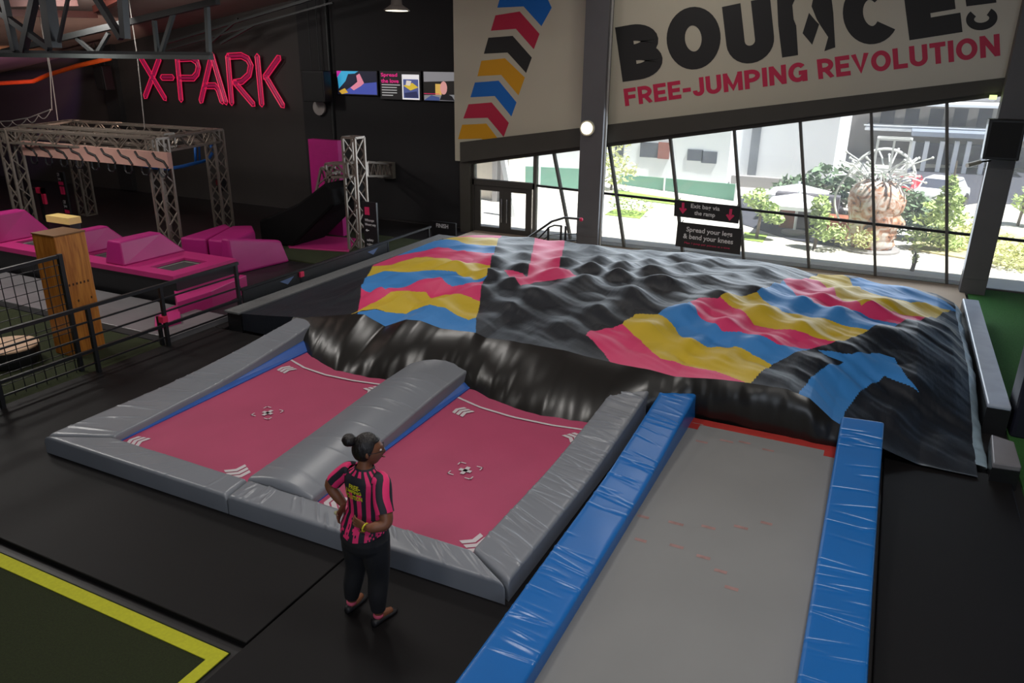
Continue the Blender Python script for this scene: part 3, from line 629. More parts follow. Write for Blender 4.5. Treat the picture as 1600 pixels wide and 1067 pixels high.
cushion('frame_pad', [(-5.55, 4.82), (-5.60, 5.17), (-7.71, 5.17), (-8.44, 4.82)], M_greyx, 'grey foam pad across the front of the left pink trampoline', 'pad', gp, 0.22, 0.0, wr=0.006, creases=14, ch=.004, seed=5)
cushion('frame_pad', [(-2.37, 4.85), (-2.85, 5.15), (-5.59, 5.17), (-5.54, 4.82)], M_greyx, 'wrinkled grey foam pad across the front of the right pink trampoline, behind the person', 'pad', gp, 0.22, 0.0, wr=0.006, creases=34, ch=.010, seed=6)
def trampoline(x0, x1, yb0, yb1, label, midx, marks, line_px):
    t = thing('trampoline', ((x0+x1)/2, 5.2, 0.0), label, 'trampoline', None)
    b = MB(); rows = []
    n = 30
    for i in range(n+1):
        s = i/n; row = []
        for j in range(n+1):
            q = j/n; x = x0+(x1-x0)*q
            yb = yb0+(yb1-yb0)*q - 0.10*math.sin(math.pi*q); sag = 0.02*math.sin(math.pi*s)*math.sin(math.pi*q)
            row.append(Vector((x, 5.08+(yb-5.08)*s, 0.12-sag)))
        rows.append(row)
    b.grid(rows); b.build('bed', M_bed, t, smooth=True)
    b = MB(); b.box((x0-.1, 5.05, 0.004), (x1+.1, min(yb0, yb1)-.1, 0.08)); b.build('bed_frame', M_pblack, t)
    b = MB(); b.hexa([(x0-0.20, 5.15, .09), (x0+0.05, 5.15, .115), (x0+0.02, 8.95, .115), (x0-0.28, 8.95, .16), (x0-0.2, 5.15, .15), (x0+.05, 5.15, .13), (x0+0.02, 8.95, .14), (x0-0.28, 8.95, .26)]); b.build('spring_pad', M_bpad, t, label='blue spring pad')
    # printed marks: corner chevrons, centre cross, curved white line
    def mk(pts, zoff=0.004): return [fl(x, y, 0.12)+Vector((0, 0, zoff)) for x, y in pts]
    mb = MB(); parts_ = []
    def chevs(cx, cy, ux, uy, s, num=3):
        """chevrons pointing along (ux,uy) in bed plane"""
        u = Vector((ux, uy, 0)).normalized(); v = Vector((-u.y, u.x, 0))
        for k in range(num):
            c = Vector((cx, cy, 0.1235))+u*(k-1)*s*0.34
            P = [c-u*0.24*s+v*0.5*s, c+u*0.01*s+v*0.5*s, c+u*0.22*s, c+u*0.01*s-v*0.5*s, c-u*0.24*s-v*0.5*s, c-u*0.03*s]
            mb.add([P[0], P[1], P[2], P[5]], [(0, 1, 2, 3)]); mb.add([P[5], P[2], P[3], P[4]], [(0, 1, 2, 3)])
    for (cx, cy, ux, uy, s) in marks:
        mb = MB(); p = fl(cx, cy, .12); chevs(p.x, p.y, ux, uy, s*1.45); mb.build('corner_mark', M_mark, t)
    mb = MB()
    cx, cy = midx; c = fl(cx, cy, .12); c.z = 0.105
    def rect(x0_, y0_, x1_, y1_): mb.add([(c.x+x0_, c.y+y0_, 0.1135), (c.x+x1_, c.y+y0_, 0.1135), (c.x+x1_, c.y+y1_, 0.1135), (c.x+x0_, c.y+y1_, 0.1135)], [(0, 1, 2, 3)])
    rect(-.075, -.025, .075, .025); rect(-.025, -.085, .025, .085)
    for sx in (-1, 1):
        for sy in (-1, 1):
            for (a0, b0, a1, b1) in ((.07, .135, .15, .15), (.135, .08, .15, .15)):
                xs_ = sorted((sx*a0, sx*a1)); ys_ = sorted((sy*b0, sy*b1)); rect(xs_[0], ys_[0], xs_[1], ys_[1])
    mb.build('target_mark', M_mark, t); mb = MB()
    LP = [fl(x, y, .1235) for x, y in line_px]; fy = lambda x: float(np.interp(x, [p.x for p in LP], [p.y for p in LP]))
    for j in range(24):
        q0, q1 = j/24, (j+1)/24; X0, X1 = [LP[0].x+(LP[-1].x-LP[0].x)*q for q in (q0, q1)]
        mb.add([(X0, fy(X0)-.02, .1235), (X1, fy(X1)-.02, .1235), (X1, fy(X1)+.02, .1235), (X0, fy(X0)+.02, .1235)], [(0, 1, 2, 3)])
    mb.build('boundary_line', M_mark, t)
trampoline(-7.74, -5.55, 8.9, 8.95, 'left pink trampoline bed with white corner marks and a target in the middle', (418, 644), [(214, 689, -1, -.15, .14), (372, 738, 0.9, -.5, .16), (447, 577, -1, .25, .15), (583, 609, .6, .8, .14)], [(446, 557), (451, 560), (475, 574), (507, 585), (550, 594), (605, 602), (622, 604)])
trampoline(-4.79, -2.70, 8.75, 8.5, 'right pink trampoline bed with white corner marks, beyond the person', (727, 734), [(524, 786, -.9, -.4, .15), (745, 850, .9, -.55, .16), (722, 643, -1, .3, .15), (897, 683, .6, .8, .14)], [(708, 616), (716, 621), (750, 636), (800, 651), (862, 664), (924, 673), (932, 674)])
# ================================================================== tumble runway with blue pads
t = thing('tumble_runway', (-0.9, 5.5, -0.06), 'long grey sprung tumbling runway leading up to the bag', 'runway')
M_run = mat('grey_runway_weave', (136, 136, 135), 0.7, 0.05, 1.0, bump=0.1, bscale=300)
M_red = mat('red_runway_edge', (176, 52, 46), 0.6, 0.06, 6)
b = MB(); b.box((-1.76, 2.0, 0.03), (0.02, 8.95, 0.10)); b.build('bed', M_run, t)
b = MB(); b.box((-1.82, 8.95, 0.03), (0.08, 9.12, 0.101)); b.box((-1.82, 8.80, 0.03), (-1.62, 8.96, 0.103)); b.box((-0.13, 8.80, 0.03), (0.08, 8.96, 0.103)); b.build('red_edge', M_red, t, label='red edging')
b = MB(); b.box((-1.95, 1.5, -0.06), (0.15, 9.1, 0.03)); b.build('runway_frame', M_pblack, t)
M_dash = mat('faded_red_dash', (158, 124, 120), 0.7, 0.2, 12)
b = MB()
for px, py, w in ((1090, 663, 8), (1050, 692, 9), (1096, 691, 9), (1135, 690, 10), (1163, 692, 9), (1200, 704, 9), (1000, 846, 9), (1056, 856, 11), (1106, 826, 11), (1157, 826, 11), (1197, 819, 9), (1004, 809, 9), (1055, 820, 12), (1098, 873, 11), (1125, 895, 10), (1142, 922, 11)):
    p0, p1 = fl(px-w, py-2.5, .1), fl(px+w, py+2.5, .1); 
    b = MB(); b.add([(p0.x, p1.y, .1015), (p1.x, p1.y, .1015), (p1.x, p1.y+.045, .1015), (p0.x, p1.y+.045, .1015)], [(0, 1, 2, 3)]); b.build('dash', M_dash, t, label='faded red dash')

M_blue = mat('blue_pad_vinyl', (30, 108, 184), 0.28, 0.04, 2, bump=1.0, bscale=1.5, stretch=(0.7, 4.0, 1), detail=2, ridge=9, dist=.045)
bh = lambda s: 0.25+0.22*max(0, (s-0.55)/0.45)**1.4
gb = 'blue pads beside the runway'
cushion('blue_pad', [(-2.19, 3.05), (-1.74, 3.05), (-1.74, 9.42), (-2.20, 9.62)], M_blue, 'long blue vinyl pad on the left side of the runway', 'pad', gb, bh, 0.06, wr=0.006, rnd=.03, creases=75, ch=.009, seed=7)
cushion('blue_pad', [(-2.19, 1.2), (-1.74, 1.2), (-1.74, 3.03), (-2.19, 3.03)], M_blue, 'blue vinyl pad end piece at the bottom edge, nearest the camera', 'pad', gb, 0.22, 0.06, wr=0.004, rnd=.03)
cushion('blue_pad', [(0.02, 2.2), (0.48, 2.2), (0.46, 9.3), (-0.01, 9.25)], M_blue, 'long blue vinyl pad on the right side of the runway', 'pad', gb, bh, 0.06, wr=0.006, rnd=.03, creases=46, ch=.008, seed=9)
# ================================================================== left side of the hall
def rng(a, b): return random.uniform(a, b)
M_alu = mat('aluminium', (138, 128, 118), 0.4, 0.06, 8, metal=0.5)
M_tpink = mat('magenta_vinyl', (166, 32, 112), 0.42, 0.06, 1.5, bump=0.15, bscale=2)
M_tpk2 = mat('magenta_pad_top', (178, 42, 110), 0.42, 0.06, 1.5)
M_dbed = mat('dark_bed_weave', (52, 50, 52), 0.7, 0.05, 10)
M_lace = mat('pale_stitching', (150, 146, 140), 0.7, 0.05)
M_rail = mat('black_rail_paint', (26, 26, 29), 0.4, 0.08, 8)
M_reddot = mat('pink_red_plastic', (214, 40, 84), 0.45, 0.05)
def boxtruss(mb, a, b, w, step=0.45, r=0.026, rb=0.014, side=None):
    a = Vector(a); b = Vector(b); d = (b-a); L = d.length; d.normalize()
    s = Vector(side) if side else (Vector((0, 0, 1)) if abs(d.z) < .7 else Vector((1, 0, 0)))
    u = d.cross(s).normalized()*w/2; v = u.normalized().cross(d).normalized()*w/2
    cor = [u+v, u-v, -u-v, -u+v]
    for c in cor: mb.bar(a+c, b+c, r*2, r*2)
    n = max(1, int(round(L/step)))
    for i in range(n):
        p0 = a+d*(L*i/n); p1 = a+d*(L*(i+1)/n)
        for k in range(4):
            c0, c1 = cor[k], cor[(k+1) % 4]
            if i % 2: c0, c1 = c1, c0
            mb.bar(p0+c0, p1+c1, rb*2, rb*2)
    for e in (a, b):
        for k in range(4): mb.bar(e+cor[k], e+cor[(k+1) % 4], r*2, r*2)
# ---- aluminium truss rig
ZT = 2.55
FLc, FRc, BRc, BLc = [fl(*p, ZT) for p in ((14, 212), (246, 226), (334, 212), (113, 197))]
R = thing('truss_rig', (FRc.x-2.5, FRc.y+1.5, -0.06), 'large rectangular aluminium truss frame on four lattice legs in front of the neon sign wall', 'truss')
for c in (FLc, FRc, BRc, BLc):
    m = MB(); boxtruss(m, (c.x, c.y, -0.06), (c.x, c.y, ZT+.15), 0.33, 0.36, side=(1, 0, 0)); m.build('leg', M_alu, R)
for a, c in ((FLc, FRc), (FRc, BRc), (BLc, BRc), (FLc, BLc)):
    m = MB(); boxtruss(m, a, c, 0.30, 0.34); m.build('beam', M_alu, R)
m = MB(); a = FLc.lerp(BLc, .25); c = FRc.lerp(BRc, .2); boxtruss(m, a+Vector((0, 0, .05)), c+Vector((0, 0, .05)), .3, .4); m.build('beam', M_alu, R)
# padded climbing panel hung under the front beam, with hanging hoops
t = thing('climbing_panel', ((FLc.x+FRc.x)/2, FLc.y+.5, 1.75), 'pale pink hanging panel with dark slots and hoops below, under the front truss beam', 'climbing panel')
y0 = FLc.y+0.05; xA = wy(36, 240, y0).x; xB = wy(262, 250, y0).x; zT_ = wy(150, 230, y0).z; zB_ = wy(150, 253, y0).z
m = MB(); m.box((xA, y0, zB_), (xB, y0+.12, zT_)); m.build('panel', mat('dusty_pink_fabric', (178, 138, 126), 0.7, 0.2, 1.5, bump=.5, bscale=3), t)
M_slot = mat('slot_black', (30, 26, 26), 0.7, 0.05)
m = MB(); w = (xB-xA)/9
for i in range(9):
    m2 = MB(); x = xA+w*(i+.4); zm_ = (zT_+zB_)/2
    m2.tube([(x-.1, y0-.012, zT_-.02), (x-.02, y0-.012, zm_+.04), (x+.22, y0-.012, zm_-.02), (x+.3, y0-.012, zB_+.05), (x+.33, y0-.012, zB_+.02)], .03, 6); m2.build('slot', M_slot, t)
    m2 = MB(); x = xA+w*(i+.55)
    m2.tube([(x-.12, y0+.05, zB_), (x-.12, y0+.05, zB_-.13), (x-.06, y0+.05, zB_-.2), (x+.06, y0+.05, zB_-.2), (x+.12, y0+.05, zB_-.13), (x+.12, y0+.05, zB_)], .022, 6); m2.build('hoop', M_rail, t)
m = MB(); yb = BRc.y-.6
pts = [wy(x, y, lerp_) for x, y, lerp_ in ((214, 257, 13.3), (240, 262, 13.4), (262, 264, 13.6), (285, 260, 14.2), (305, 255, 14.8), (325, 250, 15.3), (331, 240, 15.5), (330, 226, 15.5))]
m.tube(pts, .045, 8); m.tube([wy(306, 254, 15.), wy(305, 228, 15.)], .04, 6); m.tube([wy(312, 252, 15.1), wy(311, 228, 15.1)], .03, 6)
tag(m.build('safety_strap', mat('bright_blue_strap', (12, 84, 158), .5, .05), smooth=True), 'bright blue sagging strap slung under the right end of the truss frame', 'strap')
m = MB(); p = wy(344, 288, 15.2); m.box((p.x-.12, 15.15, p.z-.16), (p.x+.12, 15.3, p.z+.16)); o = m.build('warning_sign', M_black); tag(o, 'small black and red notice fixed on the right rear truss leg', 'sign')
m = MB(); m.box((p.x-.09, 15.14, p.z-.02), (p.x+.09, 15.149, p.z+.12)); m.build('print', mat('dark_red_print', (110, 20, 30), .5, .03), o, label='dark red print')
# ---- magenta wall of small trampolines
TZ = 0.6; yA, yB_ = 9.66, 11.16
def tramp_unit(x0, x1, label, bed, f=.34, r=.30):
    t = thing('mini_trampoline', ((x0+x1)/2, (yA+yB_)/2, -0.06), label, 'trampoline', 'magenta mini trampolines')
    m = MB(); m.box((x0, yA, -.06), (x1, yB_, TZ-.1)); m.build('base', M_pblack, t)
    bx0, bx1 = bed; m = MB()
    m.box((x0, yA-.05, TZ-.1), (x1, yA+f, TZ)); m.box((x0, yB_-r, TZ-.1), (x1, yB_+.03, TZ)); m.box((x0, yA+f, TZ-.1), (bx0, yB_-r, TZ)); m.box((bx1, yA+f, TZ-.1), (x1, yB_-r, TZ))
    m.build('pad', M_tpk2, t)
    m = MB(); m.box((bx0, yA+f, TZ-.1), (bx1, yB_-r, TZ-.05)); m.build('bed', M_dbed, t)
    m = MB(); e = .08
    for q in ((bx0+e, yA+f+e, bx1-e, yA+f+e+.02), (bx0+e, yB_-r-e-.02, bx1-e, yB_-r-e), (bx0+e, yA+f+e, bx0+e+.02, yB_-r-e), (bx1-e-.02, yA+f+e, bx1-e, yB_-r-e)): m.box((q[0], q[1], TZ-.049), (q[2], q[3], TZ-.045))
    m.build('stitching', M_lace, t)
xr = fl(270, 432, TZ).x
W1 = fl(185, 418, TZ).x
tramp_unit(W1-.1, xr, 'magenta padded mini trampoline nearest the black railing, right of its sloping divider', (fl(233, 417, TZ).x, fl(271, 423, TZ).x), fl(252, 420, TZ).y-yA, yB_-fl(290, 403, TZ).y)
W2 = fl(92, 400, TZ).x
tramp_unit(W2, W1-.1, 'magenta padded mini trampoline behind the wooden post', (W2+.35, W1-.45))
W3 = fl(-60, 372, TZ).x
tramp_unit(W3, W2, 'magenta padded mini trampoline left of the wooden post', (W3+1.4, W2-.3))
def wedge(x0, x1, h, ya, yb, label):
    b0 = MB(); P = [(x0, ya, TZ), (x1, ya, TZ), (x1-.18*(x1-x0), ya+.06, TZ+h), (x0+.15*(x1-x0), ya+.06, TZ+h), (x0, yb, TZ), (x1, yb, TZ), (x1-.28*(x1-x0), yb-.45, TZ+h), (x0+.15*(x1-x0), yb-.45, TZ+h)]
    b0.add(P, [(0, 1, 2, 3), (5, 4, 7, 6), (1, 5, 6, 2), (4, 0, 3, 7), (3, 2, 6, 7), (1, 0, 4, 5)])
    tag(b0.build('divider_wedge', M_tpink, bevel=.03), label, 'foam wedge', 'magenta foam dividers')
wa = fl(187, 415, TZ).x
wedge(wa-.42, wa+.12, .46, yA+.03, yB_+.05, 'sloping magenta foam divider on the trampolines, right of the wooden post')
wa = fl(157, 391, TZ).x
wedge(wa-.36, wa+.05, .46, fl(157, 391, TZ).y-.4, fl(204, 380, TZ).y, 'sloping magenta foam divider half hidden behind the wooden post')
wa = fl(12, 378, TZ).x
wedge(wa-.55, wa, .60, yA+.1, fl(90, 365, TZ).y, 'long magenta foam divider at the left edge of the photo')
m = MB(); p = fl(90, 340, 1.2); m.box((p.x-.35, p.y, -.06), (p.x+.35, p.y+.25, 1.08)); o = tag(m.build('step_block', M_pblack), 'black step block with a pale yellow top behind the left magenta divider', 'step'); m = MB(); m.box((p.x-.37, p.y-.02, 1.08), (p.x+.37, p.y+.27, 1.22)); m.build('edge_strip', mat('pale_yellow_edge', (236, 206, 130), .5, .05), o, label='pale yellow edge strip')
# magenta blocks beside
def blockpx(name, pts, z0, z1, label, m=M_tpink, grp='magenta foam blocks', bevel=.04):
    P = [fl(x, y, z1) for x, y in pts]; b0 = MB(); b0.prism([(q.x, q.y, z0) for q in P], (0, 0, z1-z0)); return tag(b0.build(name, m, bevel=bevel), label, 'foam block', grp)
blockpx('foam_block', [(281, 371), (321, 373.5), (360, 354), (352, 349)], -.06, 0.58, 'low wide magenta foam block behind the mini trampoline, below the right rear truss leg')
blockpx('foam_block', [(324, 374), (361, 377), (398, 361), (394, 352), (363, 352.5)], -0.06, 0.58, 'square magenta foam block behind the upright magenta slab')
m = MB(); p0, p1 = fl(365, 426, 0.0), fl(453, 405, 0.0); z0_ = 0.74; z1_ = 0.40; k = .12
m.hexa([(p0.x-.38, p0.y, -.06), (p0.x, p0.y, -.06), (p1.x, p1.y, -.06), (p1.x-.38, p1.y, -.06), (p0.x-.33, p0.y+.05, z0_), (p0.x-k, p0.y+.05, z0_), (p1.x-k, p1.y-.10, z1_+.06), (p1.x-.33, p1.y-.10, z1_+.06)])
tag(m.build('foam_block', M_tpink, bevel=.05), 'upright magenta foam slab right of the mini trampolines', 'foam block', 'magenta foam blocks')
slab('landing_mat', [tuple(fl(x, y, .3)[:2]) for x, y in ((277, 472), (268, 442), (345, 425), (385, 430), (330, 455))], -.06, .30, M_tpk2, 'thick flat magenta mat in front of the upright magenta slab', 'mat', 'magenta floor mats')
slab('landing_mat', [tuple(fl(x, y, .0)[:2]) for x, y in ((452, 386), (545, 392), (556, 372), (480, 366), (440, 372))], -.06, .0, M_tpk2, 'flat magenta mat at the foot of the tall magenta panel', 'mat', 'magenta floor mats')
slab('landing_mat', [tuple(fl(x, y, .0)[:2]) for x, y in ((243, 522), (284, 510), (281, 484), (244, 500))], -.06, .12, M_tpk2, 'small magenta pad seen through the railing, right of the wooden post', 'mat', 'magenta floor mats')
# tall magenta panel + black launch ramp
Yt = 16.3; a0 = wy(481, 217, Yt); a1 = wy(527, 219, Yt)
m = MB(); m.box((a0.x, Yt, -.06), (a1.x, Yt+.2, a0.z)); tag(m.build('wall_panel', mat('magenta_panel', (176, 22, 118), .5, .05)), 'tall upright magenta panel at the corner of the two dark walls', 'panel')
Yr = 14.6
P = [wy(x, y, Yr) for x, y in ((404, 344), (425, 336), (465, 318), (508, 285), (517, 296), (521, 321), (456, 386), (408, 380))]
m = MB(); m.prism(P, (0, 1.3, 0)); tag(m.build('launch_ramp', mat('black_ramp_vinyl', (13, 12, 13), .8, .1, 2, spec=.15), bevel=.06), 'big black padded launch ramp in front of the tall magenta panel', 'ramp')
# lattice tower with arm
Tb = fl(562, 392, -.06); T_ = thing('truss_tower', Tb, 'slim vertical truss tower with a bracing arm to the black wall', 'truss')
topz = 2.72; m = MB(); boxtruss(m, (Tb.x, Tb.y, -.06), (Tb.x, Tb.y, topz), .36, .38, side=(1, 0, 0)); m.build('mast', M_alu, T_)
za = 1.95; m = MB(); e = (wy(591, 252, 18.6)+wy(616, 279, 18.6))/2; boxtruss(m, (Tb.x, Tb.y+.2, za), e, .34, .4); m.build('arm', M_alu, T_)
k1 = Vector((Tb.x-.75, Tb.y, za-.05)); k2 = wy(505, 318, Tb.y)
m = MB(); boxtruss(m, (Tb.x-.1, Tb.y, za), k1, .32, .4); boxtruss(m, k1, k2, .32, .4); m.build('arm', M_alu, T_)
p0, p1 = wy(591, 252, 18.7), wy(616, 279, 18.7); m = MB(); m.box((p0.x, 18.62, p1.z), (p1.x, 18.78, p0.z)); m.build('wall_plate', mat('grey_plate', (118, 114, 104), .5, .06), T_)
# ---- information boards
M_wtxt = mat('white_print_plain', (214, 212, 214), .5, 0); M_ptxt = mat('pink_print_plain', (214, 44, 96), .5, 0)
def board(name, tl, br, Y, lines, label, cat='sign', th=.06, m=M_black, stand=False):
    a, c = wy(*tl, Y), wy(*br, Y); b0 = MB(); b0.box((a.x, Y, -0.06 if stand else c.z), (c.x, Y+th, a.z)); o = tag(b0.build(name, m), label, cat)
    W, H_ = c.x-a.x, a.z-c.z
    for kind, txt, x0, y0, x1, y1 in lines:      # fractions from top-left
        b1 = MB(); X0, X1 = a.x+W*x0, a.x+W*x1; Z0, Z1 = a.z-H_*y1, a.z-H_*y0
        mm = M_wtxt if kind[0] == 'w' else M_ptxt
        if kind[1] == 't': put_text(b1, txt, (X0, Y-.004, Z0), (X1-X0, 0, 0), (0, 0, Z1-Z0), bold=.02); nm = 'lettering'
        elif kind[1] == 'r': b1.box((X0, Y-.006, Z0), (X1, Y-.001, Z1)); nm = 'colour_band'
        elif kind[1] == 'a':   # arrow pointing left or down
            q = txt; pts = {'l': [(0, .5), (.5, 1), (.5, .65), (1, .65), (1, .35), (.5, .35), (.5, 0)], 'd': [(.5, 0), (1, .45), (.78, .55), (.66, .42), (.66, 1), (.34, 1), (.34, .42), (.22, .55), (0, .45)]}[q]
            b1.prism([(X0+(X1-X0)*u, Y-.006, Z0+(Z1-Z0)*v) for u, v in pts], (0, .004, 0)); nm = 'arrow'
        b1.build(nm, mm, o)
    return o
board('information_board', (566, 315), (591, 393), 14.9, [('pr', '', .15, .10, .50, .26), ('wt', 'Whoops', .12, .34, .80, .41), ('wt', 'Wrong way', .12, .43, .92, .50), ('wa', 'l', .14, .55, .40, .61), ('wt', 'safety', .2, .75, .7, .82), ('wt', 'rules', .2, .84, .62, .9), ('pr', '', .1, .93, .95, 1.0)], 'tall narrow black information board by the slim truss tower', stand=True)
board('information_board', (88, 268), (112, 345), 14.2, [('wt', 'Cliff', .04, .02, .4, .09), ('wt', 'Jump', .04, .11, .5, .18), ('pr', '', .02, .20, .78, .27), ('pr', '', .08, .30, .4, .46), ('pr', '', .48, .30, .8, .46), ('wt', 'Cliff', .2, .58, .6, .65), ('wt', 'Jump', .2, .67, .7, .74), ('pr', '', .2, .78, .95, .85)], 'tall narrow black and pink notice board between the left truss legs', stand=True)
board('finish_board', (674, 345), (712, 368), 17.6, [('wt', 'FINISH', .2, .15, .7, .5)], 'low black board with small white lettering beside the glass door', stand=True)
# red framed stand in the far left
m = MB(); q = wy(64, 312, 14); m.bar((q.x, 14, -.06), (q.x, 14, q.z+.3), .06); m.bar((q.x-.5, 14, -.06), (q.x-.5, 14, q.z+.3), .1); m.bar((q.x-.5, 14, q.z+.3), (q.x, 14, q.z+.3), .06)
o = tag(m.build('gate_frame', M_rail), 'black gate frame with a red corner, left of the notice board', 'frame')
m = MB(); m.box((q.x-.05, 13.93, q.z+.2), (q.x+.28, 14.0, q.z+.36)); m.box((q.x+.16, 13.93, q.z-.1), (q.x+.28, 14.0, q.z+.36)); m.build('corner_pad', M_reddot, o, label='red corner pad')
# ---- wooden post
F0, F1, F2 = fl(121, 560, -.03), fl(178, 547, -.03), fl(93, 556, -.03)
xw1 = F0.x; xw0 = xw1-.52; yw0 = F0.y; yw1 = F1.y
def woodmat():
    m = mat('varnished_pine', (176, 110, 34), .45, .0)
    n = m.node_tree.nodes; L = m.node_tree.links; tc = n.new('ShaderNodeTexCoord'); mp = n.new('ShaderNodeMapping'); mp.inputs['Scale'].default_value = (9, 9, .7)
    nz = n.new('ShaderNodeTexNoise'); nz.inputs['Scale'].default_value = 2.2; nz.inputs['Detail'].default_value = 5; nz.inputs['Distortion'].default_value = 1.2
    rp = n.new('ShaderNodeValToRGB'); rp.color_ramp.elements[0].position = .3; rp.color_ramp.elements[1].position = .72
    rp.color_ramp.elements[0].color = lin((150, 84, 22)); rp.color_ramp.elements[1].color = lin((198, 130, 52))
    L.new(tc.outputs['Object'], mp.inputs['Vector']); L.new(mp.outputs['Vector'], nz.inputs['Vector']); L.new(nz.outputs['Fac'], rp.inputs['Fac']); L.new(rp.outputs['Color'], n['Principled BSDF'].inputs['Base Color'])
    return m
def ztop(x, y, py):
    z = 0.0
    for _ in range(200):
        z += .02; v = Vector((x, y, z))-EYE
        if 533.5-F_PX*(v.dot(UP))/(v.dot(FW)) < py: return z
    return z
zw = ztop(xw1, yw0, 372)
WD = thing('wooden_post', ((xw0+xw1)/2, (yw0+yw1)/2, -.03), 'tall square varnished wooden post standing on the dark turf behind the railing', 'post')
m = MB(); m.box((xw0, yw0, -.03), (xw1, yw1, zw)); m.build('shaft', woodmat(), WD, bevel=.015)
m = MB(); m.box((xw0-.005, yw0-.005, zw), (xw1+.005, yw1+.005, zw+.02)); m.build('cap', mat('dark_pine', (112, 74, 32), .5, .1, 3), WD)
Mh = mat('nail_hole', (60, 32, 12), .8, 0)
for k in range(6):
    m = MB(); m.box((xw1+.001, yw0+.1+k*(yw1-yw0-.2)/5-.012, zw-.78), (xw1+.004, yw0+.1+k*(yw1-yw0-.2)/5+.012, zw-.745)); m.build('nail_hole', Mh, WD)
for k in range(2):
    m = MB(); m.box((xw1+.001, yw0+.2+k*.22-.012, zw-1.05), (xw1+.004, yw0+.2+k*.22+.012, zw-1.015)); m.build('nail_hole', Mh, WD)
# grey deck under the trampolines and round table
slab('deck_mat', [(-21, 8.22), (-10.3, 8.22), (-10.3, 9.55), (-21, 9.55)], -.06, .06, mat('light_grey_deck', (112, 110, 112), .35, .12, 1.5, bump=.3, bscale=1, stretch=(.3, 6, 1)), 'light grey glossy deck between the turf and the mini trampolines', 'deck')
m = MB(); q = fl(12, 540, .25); t = thing('round_stump', (q.x, q.y, -.03), 'low round stump with a pale top behind the net at the left edge', 'stump')
m.lathe([(.40, .03), (.42, .2), (.42, .27)], 28, at=(q.x, q.y, -.03)); m.build('base', M_pblack, t, smooth=False)
m = MB(); m.lathe([(.42, 0), (.42, .02), (.40, .035)], 28, at=(q.x, q.y, .24)); m.build('top', mat('pale_timber', (206, 170, 140), .6, .1, 3), t)
# ---- black railing on the left of the mats
XRL = -10.12
ra, rb_ = wx(-20, 524, XRL), wx(337, 407, XRL)
RL = thing('railing', (XRL, 7.5, 0), 'long black steel railing with four rails along the left edge of the black mats', 'railing')
ys0, ys1 = 4.6, 9.72; rz = 1.02
for k, (z, w) in enumerate(((rz, .05), (.80, .025), (.58, .025), (.36, .045), (.16, .025))):
    m = MB(); m.bar((XRL, ys0, z), (XRL, ys1, z), w); m.build('rail', M_rail, RL)
for y in (5.35, 6.78, 8.05, 9.66):
    m = MB(); m.bar((XRL, y, 0), (XRL, y, rz), .055); m.build('post', M_rail, RL)
m = MB(); m.bar((XRL-.12, 8.03, .0), (XRL-.12, 8.03, .5), .05); m.build('post', M_rail, RL)
m = MB(); m.box((XRL-.05, 7.97, .42), (XRL+.05, 8.07, .52)); m.build('end_cap', M_reddot, RL, label='pink plastic cap')
t = thing('barrier', (XRL, 13, 0), 'low black mesh barrier running beside the grey edge of the bag pit', 'barrier')
m = MB(); m.box((XRL-.02, 9.75, 0.0), (XRL+.02, 14.3, .50)); m.build('mesh_panel', mat('black_mesh', (20, 20, 22), .5, .1, 10, bump=.4, bscale=3), t)
m = MB(); m.bar((XRL, 9.72, .53), (XRL, 16.2, .53), .045); m.build('top_rail', M_rail, t)
for y in (11.3, 14.3, 16.1):
    m = MB(); m.bar((XRL, y, 0), (XRL, y, .55), .05); m.build('post', M_rail, t)
m = MB(); m.box((XRL-.05, 11.25, .40), (XRL+.06, 11.35, .5)); m.build('end_cap', M_reddot, t, label='pink plastic cap')
for y, s in ((10.9, .2), (13.7, .2)):
    m = MB(); m.add([(XRL+.024, y-s, .44), (XRL+.024, y+s, .46), (XRL+.03, y, .34)], [(0, 1, 2)]); m.build('vent_flap', mat('pale_blue_flap', (92, 112, 150), .3, .1), t)
# ---- net on black posts
XN = -10.45; n0 = wx(92, 397, XN); NT = thing('net_fence', (XN, 5.8, -.03), 'black net stretched from a slim black post in front of the wooden post', 'net')
yp = n0.y; zp = n0.z
m = MB(); m.bar((XN, yp, -.03), (XN, yp, zp), .06); m.build('post', M_rail, NT)
m = MB(); m.bar((XN, yp, zp-.03), (XN, yp-3.0, zp-.12), .05); m.build('top_rail', M_rail, NT)
m = MB()
for k in range(19):
    y = yp-.08-k*.155; m.bar((XN, y, -.03), (XN, y-.02, zp-.05), .010)
for k in range(12): m.bar((XN, yp, .03+k*.145), (XN, yp-3.0, .03+k*.145-.02*(k % 2)), .010)
m.build('netting', M_rail, NT)
# ================================================================== neon sign
YN = 18.72
M_neon = mat('neon_pink', (220, 34, 84), .4, 0, emit=0.5); M_chan = mat('sign_channel', (96, 26, 40), .6, .05)
NS = thing('neon_sign', wy(332, 160, 18.8), 'large pink neon outline letters high on the dark wall', 'sign')
letters = [('letter', [[(221, 90), (259, 154)], [(250, 92), (228, 151)]]), ('hyphen', [[(254, 121), (271, 121)]]),
           ('letter', [[(278, 91), (284, 156)], [(278, 92), (300, 91), (309, 97), (311, 105), (309, 115), (303, 122), (281, 122)]]),
           ('letter', [[(332, 86), (315, 158)], [(332, 86), (354, 160)], [(321, 134), (337, 134), (342, 140), (348, 159)]]),
           ('letter', [[(357, 88), (363, 161)], [(357, 88), (378, 87), (388, 92), (393, 102), (390, 117), (379, 127), (367, 129)], [(368, 129), (397, 163)]]),
           ('letter', [[(403, 88), (410, 163)], [(437, 90), (415, 121)], [(417, 121), (443, 165)]])]
